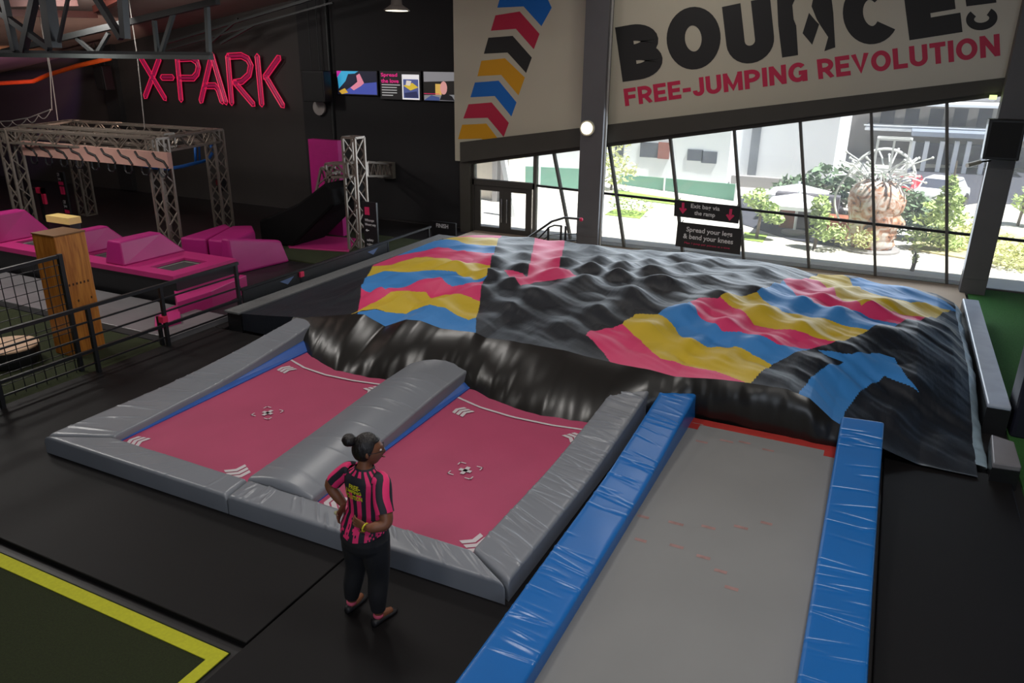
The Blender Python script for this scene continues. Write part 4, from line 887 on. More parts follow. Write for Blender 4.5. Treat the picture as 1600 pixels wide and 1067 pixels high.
for nm, strokes in letters:
    m = MB()
    for pl in strokes:
        W = [wy(x, y, YN) for x, y in pl]; d2 = [Vector((w.x, w.z)) for w in W]
        off = .085; Ls, Rs = [], []
        for q in stroke_quads(d2, off*2):
            if not Ls: Ls.append(q[0]); Rs.append(q[1])
            Ls.append(q[3]); Rs.append(q[2])
        t0 = (d2[-1]-d2[-2]).normalized()*off*.9; t1 = (d2[0]-d2[1]).normalized()*off*.9
        loop = Ls+[d2[-1]+t0]+Rs[::-1]+[d2[0]+t1]+[Ls[0]]
        m.tube([(p.x, YN-.03, p.y) for p in loop], .018, 6, 0)
        m.tube([(p.x, YN-.01, p.y) for p in d2], .05, 6, 1)
    m.build(nm, [M_neon, mat('neon_core', (170, 28, 84), .5, 0, emit=.22)], NS)
# ================================================================== television screens on the black wall
YT = 18.80
def screen(tl, br, label):
    a, c = wy(*tl, YT), wy(*br, YT); m = MB(); m.box((a.x, YT-.05, c.z), (c.x, YT+.06, a.z)); o = tag(m.build('television', M_black, bevel=.01), label, 'television', 'wall screens'); return o, a, c
def pic(par, a, c, name, col, pts, em=.9, k=0):
    W, H_ = c.x-a.x, a.z-c.z; m = MB(); Y = YT-.052-k*.002
    m.prism([(a.x+W*u, Y, a.z-H_*v) for u, v in pts], (0, -.001, 0)); m.build(name, mat('screen_%d_%d_%d' % col, col, .5, 0, emit=em), par)
R4 = lambda x0, y0, x1, y1: [(x0, y0), (x1, y0), (x1, y1), (x0, y1)]
o, a, c = screen((526.5, 109.5), (592.5, 150), 'left one of the three wall screens, showing a blue cushion and a hand')
pic(o, a, c, 'picture', (20, 22, 40), R4(.02, .03, .98, .97)); pic(o, a, c, 'picture_patch', (52, 150, 190), [(.02, .03), (.55, .03), (.3, .3), (.05, .75)], k=1)
pic(o, a, c, 'picture_patch', (60, 72, 150), [(.1, .95), (.45, .55), (.98, .45), (.98, .95)], k=2); pic(o, a, c, 'picture_patch', (176, 36, 140), [(.02, .03), (.14, .03), (.02, .3)], k=3)
pic(o, a, c, 'picture_patch', (200, 120, 140), [(.5, .2), (.58, .12), (.68, .5), (.6, .62), (.42, .8), (.34, .7), (.52, .45)], k=4); pic(o, a, c, 'picture_patch', (24, 26, 46), [(.3, .15), (.5, .12), (.45, .5), (.18, .62)], k=3)
pic(o, a, c, 'picture_patch', (190, 150, 50), [(.05, .85), (.2, .72), (.28, .9), (.12, .97)], k=5)
o, a, c = screen((594, 110), (660, 157.5), 'middle one of the three wall screens, with pink lettering and a phone picture')
pic(o, a, c, 'picture', (26, 24, 26), R4(.02, .03, .98, .97), .6)
W, H_ = c.x-a.x, a.z-c.z
for txt, x0, y0, x1, y1, mm in (('Spread', .04, .08, .44, .24, 'p'), ('the love', .04, .28, .47, .42, 'p'), ('for bounce time', .05, .46, .5, .51, 'w'), ('1 Snap a photo', .05, .55, .42, .60, 'w'), ('2 Share it', .05, .64, .42, .69, 'w'), ('3 Tag us', .05, .73, .42, .78, 'w'), ('4 Enjoy', .05, .82, .32, .87, 'w')):
    m = MB()
    if mm == 'p': put_text(m, txt, (a.x+W*x0, YT-.056, a.z-H_*y1), (W*(x1-x0), 0, 0), (0, 0, H_*(y1-y0)), bold=.02)
    else: m.box((a.x+W*x0, YT-.057, a.z-H_*(y1-.01)), (a.x+W*x1, YT-.055, a.z-H_*(y0+.01)))
    m.build('lettering' if mm == 'p' else 'text_line', mat('screen_pink', (206, 30, 120), .5, 0, emit=.9) if mm == 'p' else mat('screen_white', (190, 190, 190), .5, 0, emit=.6), o)
pic(o, a, c, 'picture_patch', (214, 212, 214), R4(.55, .12, .96, .97), k=1); pic(o, a, c, 'picture_patch', (70, 80, 130), R4(.58, .28, .94, .92), k=2)
pic(o, a, c, 'picture_patch', (196, 168, 50), [(.58, .5), (.8, .4), (.94, .55), (.75, .66)], k=3); pic(o, a, c, 'picture_patch', (40, 44, 80), [(.6, .75), (.9, .68), (.94, .9), (.62, .9)], k=4); pic(o, a, c, 'picture_patch', (200, 190, 180), [(.66, .32), (.78, .34), (.74, .5), (.64, .48)], k=4)
o, a, c = screen((662, 110.5), (728, 160), 'right one of the three wall screens, showing a face, partly hidden by the white panel')
pic(o, a, c, 'picture', (150, 150, 154), R4(.02, .03, .98, .97), .5); pic(o, a, c, 'picture_patch', (34, 32, 30), [(.02, .36), (.98, .3), (.98, .75), (.02, .8)], .5, 1); pic(o, a, c, 'picture_patch', (196, 160, 80), R4(.30, .42, .45, .78), k=2)
pic(o, a, c, 'picture_patch', (196, 140, 136), [(.50+.085*math.cos(t_), .55+.22*math.sin(t_)) for t_ in np.linspace(0, 6.1, 14)], k=3); pic(o, a, c, 'picture_patch', (22, 22, 26), [(.4, .95), (.45, .78), (.58, .74), (.7, .82), (.76, .96)], k=3)
pic(o, a, c, 'picture_patch', (60, 74, 120), [(.02, .97), (.2, .8), (.4, .86), (.4, .97)], k=4); pic(o, a, c, 'picture_patch', (200, 40, 90), R4(.02, .74, .4, .76), k=4)
# ================================================================== hanging banners in front of the glass
M_ban = mat('black_banner', (30, 28, 30), .5, .05, 3)
def pboard(tl, tr_, bl, br, Y, items, label):
    TL, TR, BL, BR = [wy(*p, Y) for p in (tl, tr_, bl, br)]; m = MB(); m.prism([BL, BR, TR, TL], (0, .03, 0)); o = tag(m.build('hanging_banner', M_ban), label, 'sign', 'banners at the glass')
    def at(u, v): return (TL*(1-u)+TR*u)*(1-v)+(BL*(1-u)+BR*u)*v
    for kind, txt, x0, y0, x1, y1 in items:
        O = at(x0, y1)+Vector((0, -.006, 0)); m = MB(); ex, ey = at(x1, y1)-at(x0, y1), at(x0, y0)-at(x0, y1)
        if kind[1] == 't': put_text(m, txt, O, ex, ey, bold=.018 if kind[0] == 'w' else .0)
        else: m.prism([O+ex*u+ey*v for u, v in [(.5, 0), (1, .45), (.78, .55), (.66, .42), (.66, 1), (.34, 1), (.34, .42), (.22, .55), (0, .45)]], (0, .002, 0))
        m.build('lettering' if kind[1] == 't' else 'arrow', M_wtxt if kind[0] == 'w' else M_ptxt, o)
    m = MB()
    for u in (.06, .94): p = at(u, 0); q = at(u, 1); m.tube([p+Vector((0, .03, -.02)), Vector((p.x, 18.70, p.z+.02))], .012, 6); m.tube([q+Vector((0, .03, .02)), Vector((q.x, 18.70, q.z))], .012, 6)
    m.build('hook', M_rail, o)
pboard((1054, 312), (1157.5, 322.5), (1053, 337.5), (1153.5, 349.5), 18.5, [('wt', 'Exit bag via', .26, .13, .70, .46), ('wt', 'the ramp', .32, .53, .64, .86), ('pa', '', .075, .12, .2, .80), ('pa', '', .80, .20, .93, .88)], 'upper black banner at the glass, with white lettering between two pink arrows')
pboard((1059, 346.5), (1160, 358), (1055, 384.5), (1156, 398), 18.5, [('wt', 'Spread your legs', .15, .15, .86, .40), ('wt', '& bend your knees', .11, .43, .88, .69), ('pt', 'Max 1 jump per person at a time', .14, .76, .84, .86)], 'lower black banner at the glass, with white lettering over a pink line')
# ================================================================== lamps, speakers and roof steel
M_lampg = mat('lamp_glow', (255, 246, 214), .4, 0, emit=3.0); M_lampr = mat('lamp_rim', (190, 184, 168), .4, .03)
def ydisc(mb, p, r, d, mi=0, n=24): mb.lathe([(r, 0), (r, d)], n, at=p, M=Matrix.Rotation(math.radians(90), 4, 'X'), mi=mi)
p = wy(918.5, 200, 18.04); m = MB(); ydisc(m, p, .185, .07); o = tag(m.build('bulkhead_light', M_lampr), 'round lit bulkhead lamp on the grey column', 'light')
m = MB(); ydisc(m, p-Vector((0, .07, 0)), .145, .015); m.build('diffuser', M_lampg, o, label='glowing round diffuser')
p = wy(500, 168, 18.75); m = MB(); ydisc(m, p, .22, .06); o = tag(m.build('bulkhead_light', mat('unlit_lamp', (150, 144, 140), .5, .1, 6)), 'unlit round pale lamp below the black speaker near the neon sign', 'light')
p = wy(1552, 152, 18.3); m = MB(); m.box((p.x-.06, 18.28, p.z-.04), (p.x+.06, 18.4, p.z+.04)); tag(m.build('exit_light', mat('green_white_glow', (214, 236, 150), .4, 0, emit=1.6)), 'tiny glowing greenish lamp under the beam at the top right', 'light')
p = wy(620, 17, 14.5); t = thing('pendant_lamp', p, 'metal high-bay pendant lamp hanging in front of the black wall at the top', 'light')
m = MB(); m.lathe([(.04, .30), (.10, .29), (.12, .12), (.15, .10), (.27, .02), (.27, 0), (.24, 0), (.13, .09)], 24, at=p); m.build('lamp_shade', mat('bare_metal', (120, 114, 108), .4, .05, metal=.5), t, smooth=True)
m = MB(); m.lathe([(.235, .0), (.235, .012)], 24, at=p); m.build('diffuser', M_lampg, t)
m = MB(); m.tube([p+Vector((0, 0, .28)), Vector((p.x, p.y, roof_z(p.x)))], .02, 6); m.build('rod', M_steel, t)
def speaker(tl, br, Y, dep, label, tilt=0, tube_to=None):
    a, c = wy(*tl, Y), wy(*br, Y); t = thing('speaker', ((a.x+c.x)/2, Y, c.z), label, 'speaker'); k = tilt
    m = MB(); m.hexa([(a.x+k, Y, c.z), (c.x, Y-.0, c.z), (c.x, Y+dep, c.z), (a.x+k, Y+dep, c.z), (a.x, Y, a.z), (c.x-k, Y, a.z), (c.x-k, Y+dep, a.z), (a.x, Y+dep, a.z)]); m.build('cabinet', M_black, t, bevel=.02)
    m = MB(); m.box((a.x+k+.04, Y-.012, c.z+.05), (c.x-k-.04, Y, a.z-.05)); m.build('grille', mat('speaker_grille', (15, 15, 17), .7, .05), t)
    m = MB()
    if tube_to == 'roof':
        xm_ = (a.x+c.x)/2
        for dx in (-.15, .15): m.tube([(xm_+dx, Y+dep/2, a.z-.02), (xm_+dx, Y+dep/2, roof_z(xm_+dx)-.06)], .015, 6)
    else: m.box((a.x+.1, Y+dep, c.z+.2), (a.x+.25, tube_to, c.z+.4))
    m.build('bracket', M_steel, t)
speaker((470, 110), (508, 160), 18.2, .35, 'black loudspeaker hung right of the neon sign, above the pale round lamp', tube_to='roof')
speaker((143, 102), (166, 141), 17.6, .35, 'black loudspeaker hung left of the neon sign', .05, tube_to='roof')
speaker((1546, 186), (1592, 252), 17.55, .35, 'black loudspeaker on the right-hand grey column by the window', .02, tube_to=18.06)
p = wy(1522, 256, 17.7); t = thing('security_camera', p, 'small white camera on a bracket beside the right-hand column', 'camera')
m = MB(); m.tube([p+Vector((-.12, -.1, -.03)), p+Vector((.1, .1, .03))], .045, 10); m.build('body', mat('camera_white', (190, 184, 170), .5, .03), t)
m = MB(); m.tube([p+Vector((.08, .1, .03)), p+Vector((.28, .2, .06)), Vector((p.x+.3, 18.06, p.z+.06))], .02, 6); m.build('arm', M_rail, t)
YC = 13.0
def steel(name, segs, w, label, m=M_steel, cat='roof steel'):
    b0 = MB()
    for s_ in segs: b0.bar(s_[0], s_[1], s_[2] if len(s_) > 2 else w)
    return tag(b0.build(name, m), label, cat)
T = thing('roof_truss', wy(328, 88, YC), 'grey steel roof truss with a level lower chord, left of the neon letters', 'roof truss')
def seg(name, a, c, w, Y=YC, m=M_steel):
    b0 = MB(); b0.bar(wy(*a, Y), wy(*c, Y), w); b0.build(name, m, T)
Mgs = mat('mid_steel', (62, 67, 67), .5, .08, 5)
seg('chord', (-60, 84), (330, 88), .14, m=Mgs); seg('chord', (340, 2), (-40, 92), .13); seg('post', (323, 6), (327, 88), .09, m=Mgs); seg('strut', (241, 32), (247, 88), .08, m=Mgs); seg('strut', (272, 18), (250, 88), .08, m=Mgs); seg('strut', (170, 52), (150, 86), .08); seg('strut', (120, 60), (150, 86), .08)
seg('chord', (520, -12), (250, 70), .07, 17.5); seg('chord', (520, 4), (260, 78), .05, 17.5); seg('strut', (395, 40), (345, 68), .06, 17.5); seg('strut', (372, 30), (330, 66), .06, 17.5)
T2 = T = thing('roof_truss', wy(75, 70, 9.5), 'thick dark silhouetted roof steelwork in the top left corner', 'roof truss')
for a, c, w in (((72, -12), (84, 74), .19), ((4, -12), (24, 80), .11), ((56, -12), (36, 80), .12), ((-10, 12), (78, 76), .10), ((140, -20), (190, 60), .10), ((190, -20), (196, 60), .12), ((110, -20), (92, 66), .05), ((-20, 80), (330, 84), .05)): seg('member', a, c, w, 9.5, M_rail)
M_rp = mat('red_brown_purlin', (70, 28, 20), .6, .1, 3)
for k, (a, c, Y) in enumerate((((-20, 19), (150, 23), 16.), ((-20, 5), (120, 4), 14.5), ((150, 15), (190, -5), 15.5))):
    steel('purlin', [(cl(*a, .12), cl(*c, .12))], .16, ('red-brown purlin under the roof, crossing behind the dark steelwork', 'upper red-brown purlin at the very top left', 'short red-brown purlin stub near the top, right of the thick dark members')[k], M_rp, 'purlin')
m = MB(); m.tube([wy(-40, 134, 17.2), wy(2, 130, 17.2), wy(52, 127, 17.2), wy(75, 117, 17.2), wy(120, 103, 17.2), wy(172, 91, 17.2)], .07, 8); tag(m.build('pipe', mat('orange_pipe', (214, 84, 26), .5, .06), smooth=True), 'orange pipe running along the low roof edge at the upper left', 'pipe')
m = MB(); P = [(-46+.0, 16.8), (-20, 17.25), (-20, 18.88), (-46, 18.88)]
for k in range(16):
    x = -33+k*.55; m.box((x, 17.4, roof_z(x)-.10), (x+.14, 18.8, roof_z(x)+.02))
light('stage_light_orange', 'SPOT', (-24.5, 13.6, 2.9), 260, (1, .5, .24), .2, to=(-27.5, 15.8, 4.6)).data.spot_size = 1.3
light('stage_light_purple', 'SPOT', (-26, 14.6, 2.9), 160, (.62, .3, 1), .2, to=(-29, 17.3, 4.2)).data.spot_size = 1.6
# hanging ropes
m = MB(); A = [wy(x, y, 14.) for x, y in ((-10, 190), (16, 189), (45, 184), (79, 171))]; m.tube(A, .016, 6)
for (x0, y0, x1, y1) in ((0, 190, 20, 190), (18, 189, 42, 185), (42, 185, 60, 180), (60, 180, 79, 172)):
    m.tube([wy(x0+(x1-x0)*u, y0+(y1-y0)*u+9*math.sin(math.pi*u), 14.) for u in np.linspace(0, 1, 7)], .012, 5)
tag(m.build('rope_net_edge', mat('pale_rope', (170, 166, 160), .7, .1)), 'pale rope with hanging loops at the left edge above the truss frame', 'rope')
for k, (a, c, Y) in enumerate((((78, 113), (81, 172), 14.), ((80, 113), (90, 188), 14.4), ((215, 92), (226, 200), 14.6))):
    m = MB(); pa, pc = wy(*a, Y), wy(*c, Y); m.tube([Vector((pa.x, Y, roof_z(pa.x)+.02)), pa, pc], .014, 6); tag(m.build('hanging_cable', mat('grey_cable', (140, 136, 130), .6, .05)), ('left one of two thin cables hanging from the orange pipe', 'right one of two thin cables hanging from the orange pipe', 'thin hanging cable just left of the first neon letter')[k], 'cable')
# black stair railing by the glass door
t = thing('stair_railing', wy(880, 372, 17.7), 'black steel stair railing between the glass door and the grey column', 'railing')
m = MB(); m.tube([wy(x, y, 17.5) for x, y in ((806, 380), (826, 371), (862, 346), (882, 340), (906, 342))], .03, 8); m.build('handrail', M_rail, t)
m = MB(); m.tube([wy(x, y, 17.7) for x, y in ((840, 374), (858, 355), (866, 352), (878, 353))], .022, 8); m.build('handrail', M_rail, t)
for x, y0 in ((857, 355), (877, 353), (884, 353)):
    a = wy(x, y0, 17.7); m = MB(); m.bar((a.x, 17.7, -.06), a, .045); m.build('post', M_rail, t)
for dy in (12, 22):
    m = MB(); m.bar(wy(845, 376+dy*.2, 17.7), wy(858, 355+dy, 17.7), .02); m.bar(wy(858, 355+dy, 17.7), wy(902, 353+dy, 17.7), .02); m.build('rail', M_rail, t)
m = MB(); m.blob(wy(908, 343, 17.5), .05); m.build('end_cap', M_reddot, t, label='red ball end')
# ================================================================== outside, seen through the glass
M_pave = mat('sunlit_paving', (206, 200, 190), .85, .05, .6)
M_asph_shade = mat('asphalt_and_shade_grey', (62, 62, 72), .9, .06, .4)
M_lawn = mat('lawn', (140, 166, 74), .95, .25, 4)
M_wh = mat('white_render', (226, 228, 232), .8, .02, .3)
M_conc = mat('grey_concrete_wall', (150, 146, 146), .85, .08, .5)
M_dglz = mat('dark_glazing', (84, 88, 102), .3, .2, .5)
b = MB(); b.box((-60, 19.15, -.5), (60, 140, -.12)); struct(b.build('ground', M_pave))
b = MB(); b.box((-11, 19.05, -.3), (2.1, 19.4, .0)); tag(b.build('kerb', mat('cream_kerb', (206, 192, 176), .85, .06, 2)), 'cream kerb stones outside along the foot of the glass front', 'kerb')
def groundpoly(name, pts, z, m, label, cat='ground strip'):
    P = [fl(x, y, z) for x, y in pts]; b0 = MB(); b0.prism([(q.x, q.y, -.115) for q in P], (0, 0, z+.115)); return tag(b0.build(name, m), label, cat)
groundpoly('road', [(1390, 268), (1450, 262), (1640, 262), (1700, 330), (1540, 315), (1440, 330), (1370, 330)], -.10, M_asph_shade, 'grey car park road behind the white car')
groundpoly('path_shade_patch', [(1157, 306), (1312, 312), (1338, 372), (1330, 388), (1235, 374), (1160, 350)], -.10, M_asph_shade, 'path below the white parasols, its shade put into the dark grey')  # enlarged dark patch: shade on the path painted in asphalt grey
groundpoly('lawn_strip', [(960, 326), (1010, 330), (1000, 341), (945, 335)], -.10, M_lawn, 'small grass patch beyond the glass, right of the grey column')
groundpoly('lawn_strip', [(1163, 362), (1200, 366), (1192, 378), (1163, 374)], -.10, M_lawn, 'small grass patch to the right of the lower banner')
groundpoly('lawn_strip', [(960, 296), (1160, 326), (1150, 333), (955, 306)], -.10, M_lawn, 'long narrow grass strip below the green fence')
groundpoly('planting_bed', [(1440, 362), (1545, 350), (1660, 392), (1660, 430), (1520, 405), (1420, 388)], -.08, mat('planting_soil', (196, 186, 140), .95, .2, 3), 'broad planting bed outside, below the conifer and the right-hand column')
# green fences
M_gf = mat('green_mesh_fence', (120, 176, 156), .8, .06, 1)
def fence(tl, tr_, Y0_, Y1_, zb, label):
    a, c = wy(*tl, Y0_), wy(*tr_, Y1_); t = thing('green_fence', ((a.x+c.x)/2, (Y0_+Y1_)/2, -.12), label, 'fence')
    m = MB(); m.hexa([(a.x, Y0_, -.12), (c.x, Y1_, -.12), (c.x, Y1_+.05, -.12), (a.x, Y0_+.05, -.12), (a.x, Y0_, a.z), (c.x, Y1_, c.z), (c.x, Y1_+.05, c.z), (a.x, Y0_+.05, a.z)]); m.build('mesh_panel', M_gf, t)
    for u in (0, .42, 1): x = a.x+(c.x-a.x)*u; y = Y0_+(Y1_-Y0_)*u; z = a.z+(c.z-a.z)*u; m = MB(); m.bar((x, y-.05, -.12), (x, y-.05, z+.04), .06); m.build('post', M_wh, t)
fence((968, 272), (1151, 288), 30.0, 28.2, 0, 'green mesh fence outside with a pale post, right of the grey column')
fence((796, 259), (915, 264), 28.0, 27.5, 0, 'green mesh fence outside, seen between the glass door and the grey column')
# buildings
def bpx(mb, x0, y0, x1, y1, Y, dep, mi=0, zb=None):
    a, c = wy(x0, y0, Y), wy(x1, y1, Y); ym = min(270, max(180, (y0+y1)/2)); xa_, xc_ = wy(x0, ym, Y).x, wy(x1, ym, Y).x; mb.box((xa_, Y, c.z if zb is None else zb), (xc_, Y+dep, a.z), mi)
B1 = thing('white_building', wy(1060, 285, 31.5), 'bright white building with dark window openings, beyond the green fence', 'building')
m = MB(); bpx(m, 700, -200, 1146, 300, 31.5, 6, zb=-.12); m.build('wall', M_wh, B1)
for q in ((961, 225, 974, 246), (1000, 222, 1046, 248), (1074, 233, 1098, 252), (1096, 236, 1120, 256)):
    m = MB(); bpx(m, *q, 31.45, .04); m.build('window', M_dglz, B1)
m = MB(); bpx(m, 1028, 222, 1046, 249, 31.4, .04); m.build('brick_panel', mat('brick_red', (150, 88, 78), .8, .15, 6), B1)
B2 = thing('tower_building', wy(1230, 285, 33), 'tall pale bluish-white building with one vertical window strip, above the parasols', 'building')
m = MB(); bpx(m, 1143, -200, 1314, 300, 33, 9, zb=-.12); m.build('wall', M_wh, B2)
m = MB(); bpx(m, 1178, -100, 1192, 275, 32.9, .08); m.build('window_strip', mat('grey_window_strip', (120, 124, 132), .4, .3, 1), B2)
m = MB(); bpx(m, 1143, 274, 1300, 310, 31.8, .4, zb=-.12); tag(m.build('garden_wall', M_conc), 'grey concrete garden wall at the foot of the tall white building', 'wall')
B3 = thing('hotel_building', wy(1450, 258, 43), 'grey building with a white balcony, dark glazing and a canopy on white columns', 'building')
m = MB(); bpx(m, 1302, -150, 1700, 262, 47, 8, zb=-.12); m.build('wall', M_conc, B3)
m = MB(); bpx(m, 1350, 203, 1700, 214, 43, 3.9); bpx(m, 1350, 163, 1700, 169, 43, 3.9); m.build('balcony_slab', M_wh, B3)
for k in range(9):
    m = MB(); x = 1375+k*38; bpx(m, x, 169, x+22, 204, 46.9, .05); m.build('window', M_dglz, B3)
m = MB(); a = wy(1350, 195, 43); c = wy(1700, 195, 43); m.bar((a.x, 43, a.z), (c.x, 43, a.z), .06); m.build('balcony_rail', M_wh, B3)
m = MB(); bpx(m, 1424, 205, 1640, 222, 41, 3.5); m.build('canopy', mat('grey_canopy', (132, 140, 154), .6, .05), B3)
m = MB(); bpx(m, 1424, 222, 1640, 262, 45, .2, zb=-.12); m.build('glass_front', M_dglz, B3)
for x in (1424, 1446, 1470, 1493, 1512, 1538):
    m = MB(); bpx(m, x-4, 221, x+3, 262, 41.3, .45, zb=-.12); m.build('column', M_wh, B3)
B4 = thing('pale_annex', wy(770, 350, 22), 'pale annex wall with columns, seen through the glass door', 'building')
m = MB(); bpx(m, 690, 150, 783, 420, 24, 2, zb=-.12); m.build('wall', mat('cream_render', (214, 204, 190), .8, .03), B4)
for x in (769, 782): m = MB(); bpx(m, x, 150, x+7, 420, 23.7, .3, zb=-.12); m.build('column', mat('grey_column', (140, 136, 136), .7, .05), B4)
m = MB(); m.bar(wy(786, 245, 21.5), wy(812, 385, 21.5), .16); o = tag(m.build('leaning_strut', M_wh), 'white leaning strut outside the glass door', 'strut')
# parasols
M_par = mat('white_canvas', (236, 238, 244), .7, .02)
def parasol(pc, half, Y, label):
    p = wy(*pc, Y); t = thing('parasol', (p.x, Y, -.12), label, 'parasol', 'white parasols'); s = half
    m = MB(); m.add([(p.x-s, Y-s, p.z), (p.x+s, Y-s, p.z), (p.x+s, Y+s, p.z), (p.x-s, Y+s, p.z), (p.x, Y, p.z+.28), (p.x-s, Y-s, p.z-.1), (p.x+s, Y-s, p.z-.1), (p.x+s, Y+s, p.z-.1), (p.x-s, Y+s, p.z-.1)], [(0, 1, 4), (1, 2, 4), (2, 3, 4), (3, 0, 4), (0, 5, 6, 1), (1, 6, 7, 2), (2, 7, 8, 3), (3, 8, 5, 0)]); m.build('canopy', M_par, t, fixn=False)
    m = MB(); m.tube([(p.x, Y, -.12), (p.x, Y, p.z+.35)], .04, 8); m.build('pole', M_wh, t)
    m = MB(); m.lathe([(.35, 0), (.35, .08), (.06, .12)], 16, at=(p.x, Y, -.12)); m.build('base', M_conc, t)
parasol((1247, 317), .82, 23.2, 'nearer, lower white square parasol outside the glass')
parasol((1247, 301), .86, 25.6, 'farther, upper white square parasol outside the glass')
# planters and benches
def boxout(name, x0, y0, x1, y1, m, label, cat, h=.5, dep=.6):
    a, c = fl(x0, y1, -.1), fl(x1, y1+ (x1-x0)*.2, -.1); b0 = MB(); b0.box((a.x, a.y, -.12), (c.x, a.y+dep, h)); return tag(b0.build(name, m, bevel=.02), label, cat)
M_rust = mat('rusty_steel', (150, 86, 62), .8, .2, 4)
boxout('planter', 1216, 336, 1241, 355, M_rust, 'rust-coloured planter box left of the parasol pole', 'planter'); boxout('planter', 1288, 352, 1322, 372, M_rust, 'rust-coloured planter box left of the head sculpture', 'planter')
boxout('dark_hedge_box', 1205, 318, 1300, 352, mat('shaded_planter', (96, 92, 98), .8, .1, 2), 'long planter wall behind the parasols, its shade put into the dark grey', 'planter', .9, .4)  # dark grey carries the shade on this planter
# cars
def car(px, py, L, col, label, ang=0.15):
    p = fl(px, py, -.1); t = thing('car', (p.x, p.y, -.1), label, 'car'); M = Matrix.Translation(p) @ Matrix.Rotation(ang, 4, 'Z') @ Matrix.Scale(.72, 4); W = .82
    prof = [(-2.1, .3), (-2.15, .75), (-1.9, .88), (-1.2, .92), (-.75, 1.38), (.75, 1.42), (1.35, .95), (2.0, .82), (2.15, .6), (2.1, .3)]
    m = MB(); n = len(prof); k = L/4.3
    vs = [M @ Vector((x*k, -W*(.86 if z > 1 else 1), z)) for x, z in prof]+[M @ Vector((x*k, W*(.86 if z > 1 else 1), z)) for x, z in prof]
    m.add(vs, [tuple(range(n)), tuple(range(n, 2*n))[::-1]]+[(i, n+i, n+(i+1) % n, (i+1) % n) for i in range(n)]); m.build('body', mat('car_paint_%d%d%d' % col, col, .25, .02, coat=.6), t, bevel=.05)
    for sy in (-1, 1):
        m = MB(); m.add([M @ Vector((x*k, sy*W*.905, z)) for x, z in ((-1.0, .95), (-.68, 1.30), (.66, 1.33), (1.1, .96))], [(0, 1, 2, 3)]); m.build('side_window', M_dglz, t)
        for x in (-1.3, 1.35): m = MB(); c_ = M @ Vector((x*k, sy*W*.95, .3)); m.lathe([(.22, -.08), (.22, .08)], 16, at=c_, M=Matrix.Rotation(ang, 4, 'Z') @ Matrix.Rotation(math.pi/2, 4, 'X')); m.build('wheel', M_pblack, t)
    m = MB(); m.add([M @ Vector(v) for v in ((-1.18*k, -.7, .95), (-1.18*k, .7, .95), (-.78*k, .62, 1.36), (-.78*k, -.62, 1.36))], [(0, 1, 2, 3)]); m.build('windscreen', M_dglz, t)
car(1466, 322, 3.7, (232, 234, 238), 'white car parked on the road behind the conifer', 1.25); car(1403, 318, 3.0, (206, 44, 58), 'red car partly hidden behind the head sculpture', 1.25)
# foliage
def leaf_cloud(mb, c, r, n, size, flat=1.0):
    c = Vector(c); r = Vector(r)
    for _ in range(n):
        while True:
            v = Vector((rng(-1, 1), rng(-1, 1), rng(-1, 1)))
            if .25 < v.length < 1: break
        p = c+Vector((v.x*r.x, v.y*r.y, v.z*r.z)); a = Vector((rng(-1, 1), rng(-1, 1), rng(-.6, .6))).normalized(); e = a.cross(Vector((rng(-1, 1), rng(-1, 1), rng(.2, 1)))).normalized(); s = size*rng(.6, 1.3)
        mb.add([p-a*s, p+e*s*.42, p+a*s, p-e*s*.42], [(0, 1, 2, 3)])
def leafmat(name, col): return mat(name, col, .7, .35, 3)
M_l1 = leafmat('leaf_bright', (184, 204, 130)); M_l2 = leafmat('leaf_dark', (112, 134, 104)); M_l3 = leafmat('leaf_yellowgreen', (212, 216, 150))
KZ = {'conifer_tree': .54, 'low_shrub': .8, 'dark_hedge': .8, 'tall_hedge': .62, 'far_tree': .8}
def plant(name, base, clouds, trunk, m, label, cat, n=200, size=.12):
    p = fl(*base, -.1); t = thing(name, (p.x, p.y, -.12), label, cat)
    mb = MB()
    k_ = KZ.get(name, .66)
    for dx, dy, z, rx, ry, rz in clouds: leaf_cloud(mb, (p.x+dx*.8, p.y+dy, z*k_), (rx*.8, ry*.8, rz*k_), n, size*.72)
    mb.build('foliage', m, t, fixn=False)
    if trunk: trunk *= .7; mb = MB(); mb.tube([(p.x, p.y, -.12), (p.x+.03, p.y, trunk*.5), (p.x, p.y, trunk)], [.05, .04, .02], 7); mb.build('trunk', mat('bark', (110, 96, 84), .9, .2, 8), t)
plant('small_tree', (1182, 372), [(-.15, 0, 1.5, .5, .5, .45), (.25, 0, 1.1, .45, .4, .35), (.5, 0, .75, .35, .3, .25)], 1.4, M_l1, 'small leafy tree outside, right of the banners', 'tree')
plant('small_tree', (1272, 388), [(0, 0, 1.6, .3, .3, .35), (.05, 0, 1.1, .4, .4, .3), (.3, 0, .6, .65, .5, .42)], 1.5, M_l1, 'leafy shrub tree outside, between parasol pole and head sculpture', 'tree')
plant('low_shrub', (1318, 390), [(0, 0, .35, .7, .4, .4), (.6, 0, .3, .4, .4, .3)], 0, M_l3, 'pale low shrub in front of the head sculpture', 'shrub', 180, .09)
plant('conifer_tree', (1466, 392), [(0, 0, .6, .35, .3, .5), (-.15, 0, 1.25, .8, .7, .2), (.1, 0, 1.6, .75, .65, .2), (-.1, 0, 2.0, .62, .6, .2), (.05, 0, 2.4, .45, .45, .2), (0, 0, 2.8, .28, .28, .22), (0, 0, 3.2, .12, .12, .3)], 3.2, M_l1, 'feathery young conifer outside, in front of the white car', 'tree', 170, .12)
plant('dark_hedge', (1415, 372), [(0, 0, .75, 1.0, .6, .85), (-.3, 0, .8, .8, .6, .8), (.45, 0, .6, .8, .6, .65)], 0, M_l2, 'dense dark green hedge right of the head sculpture', 'hedge', 420, .16)
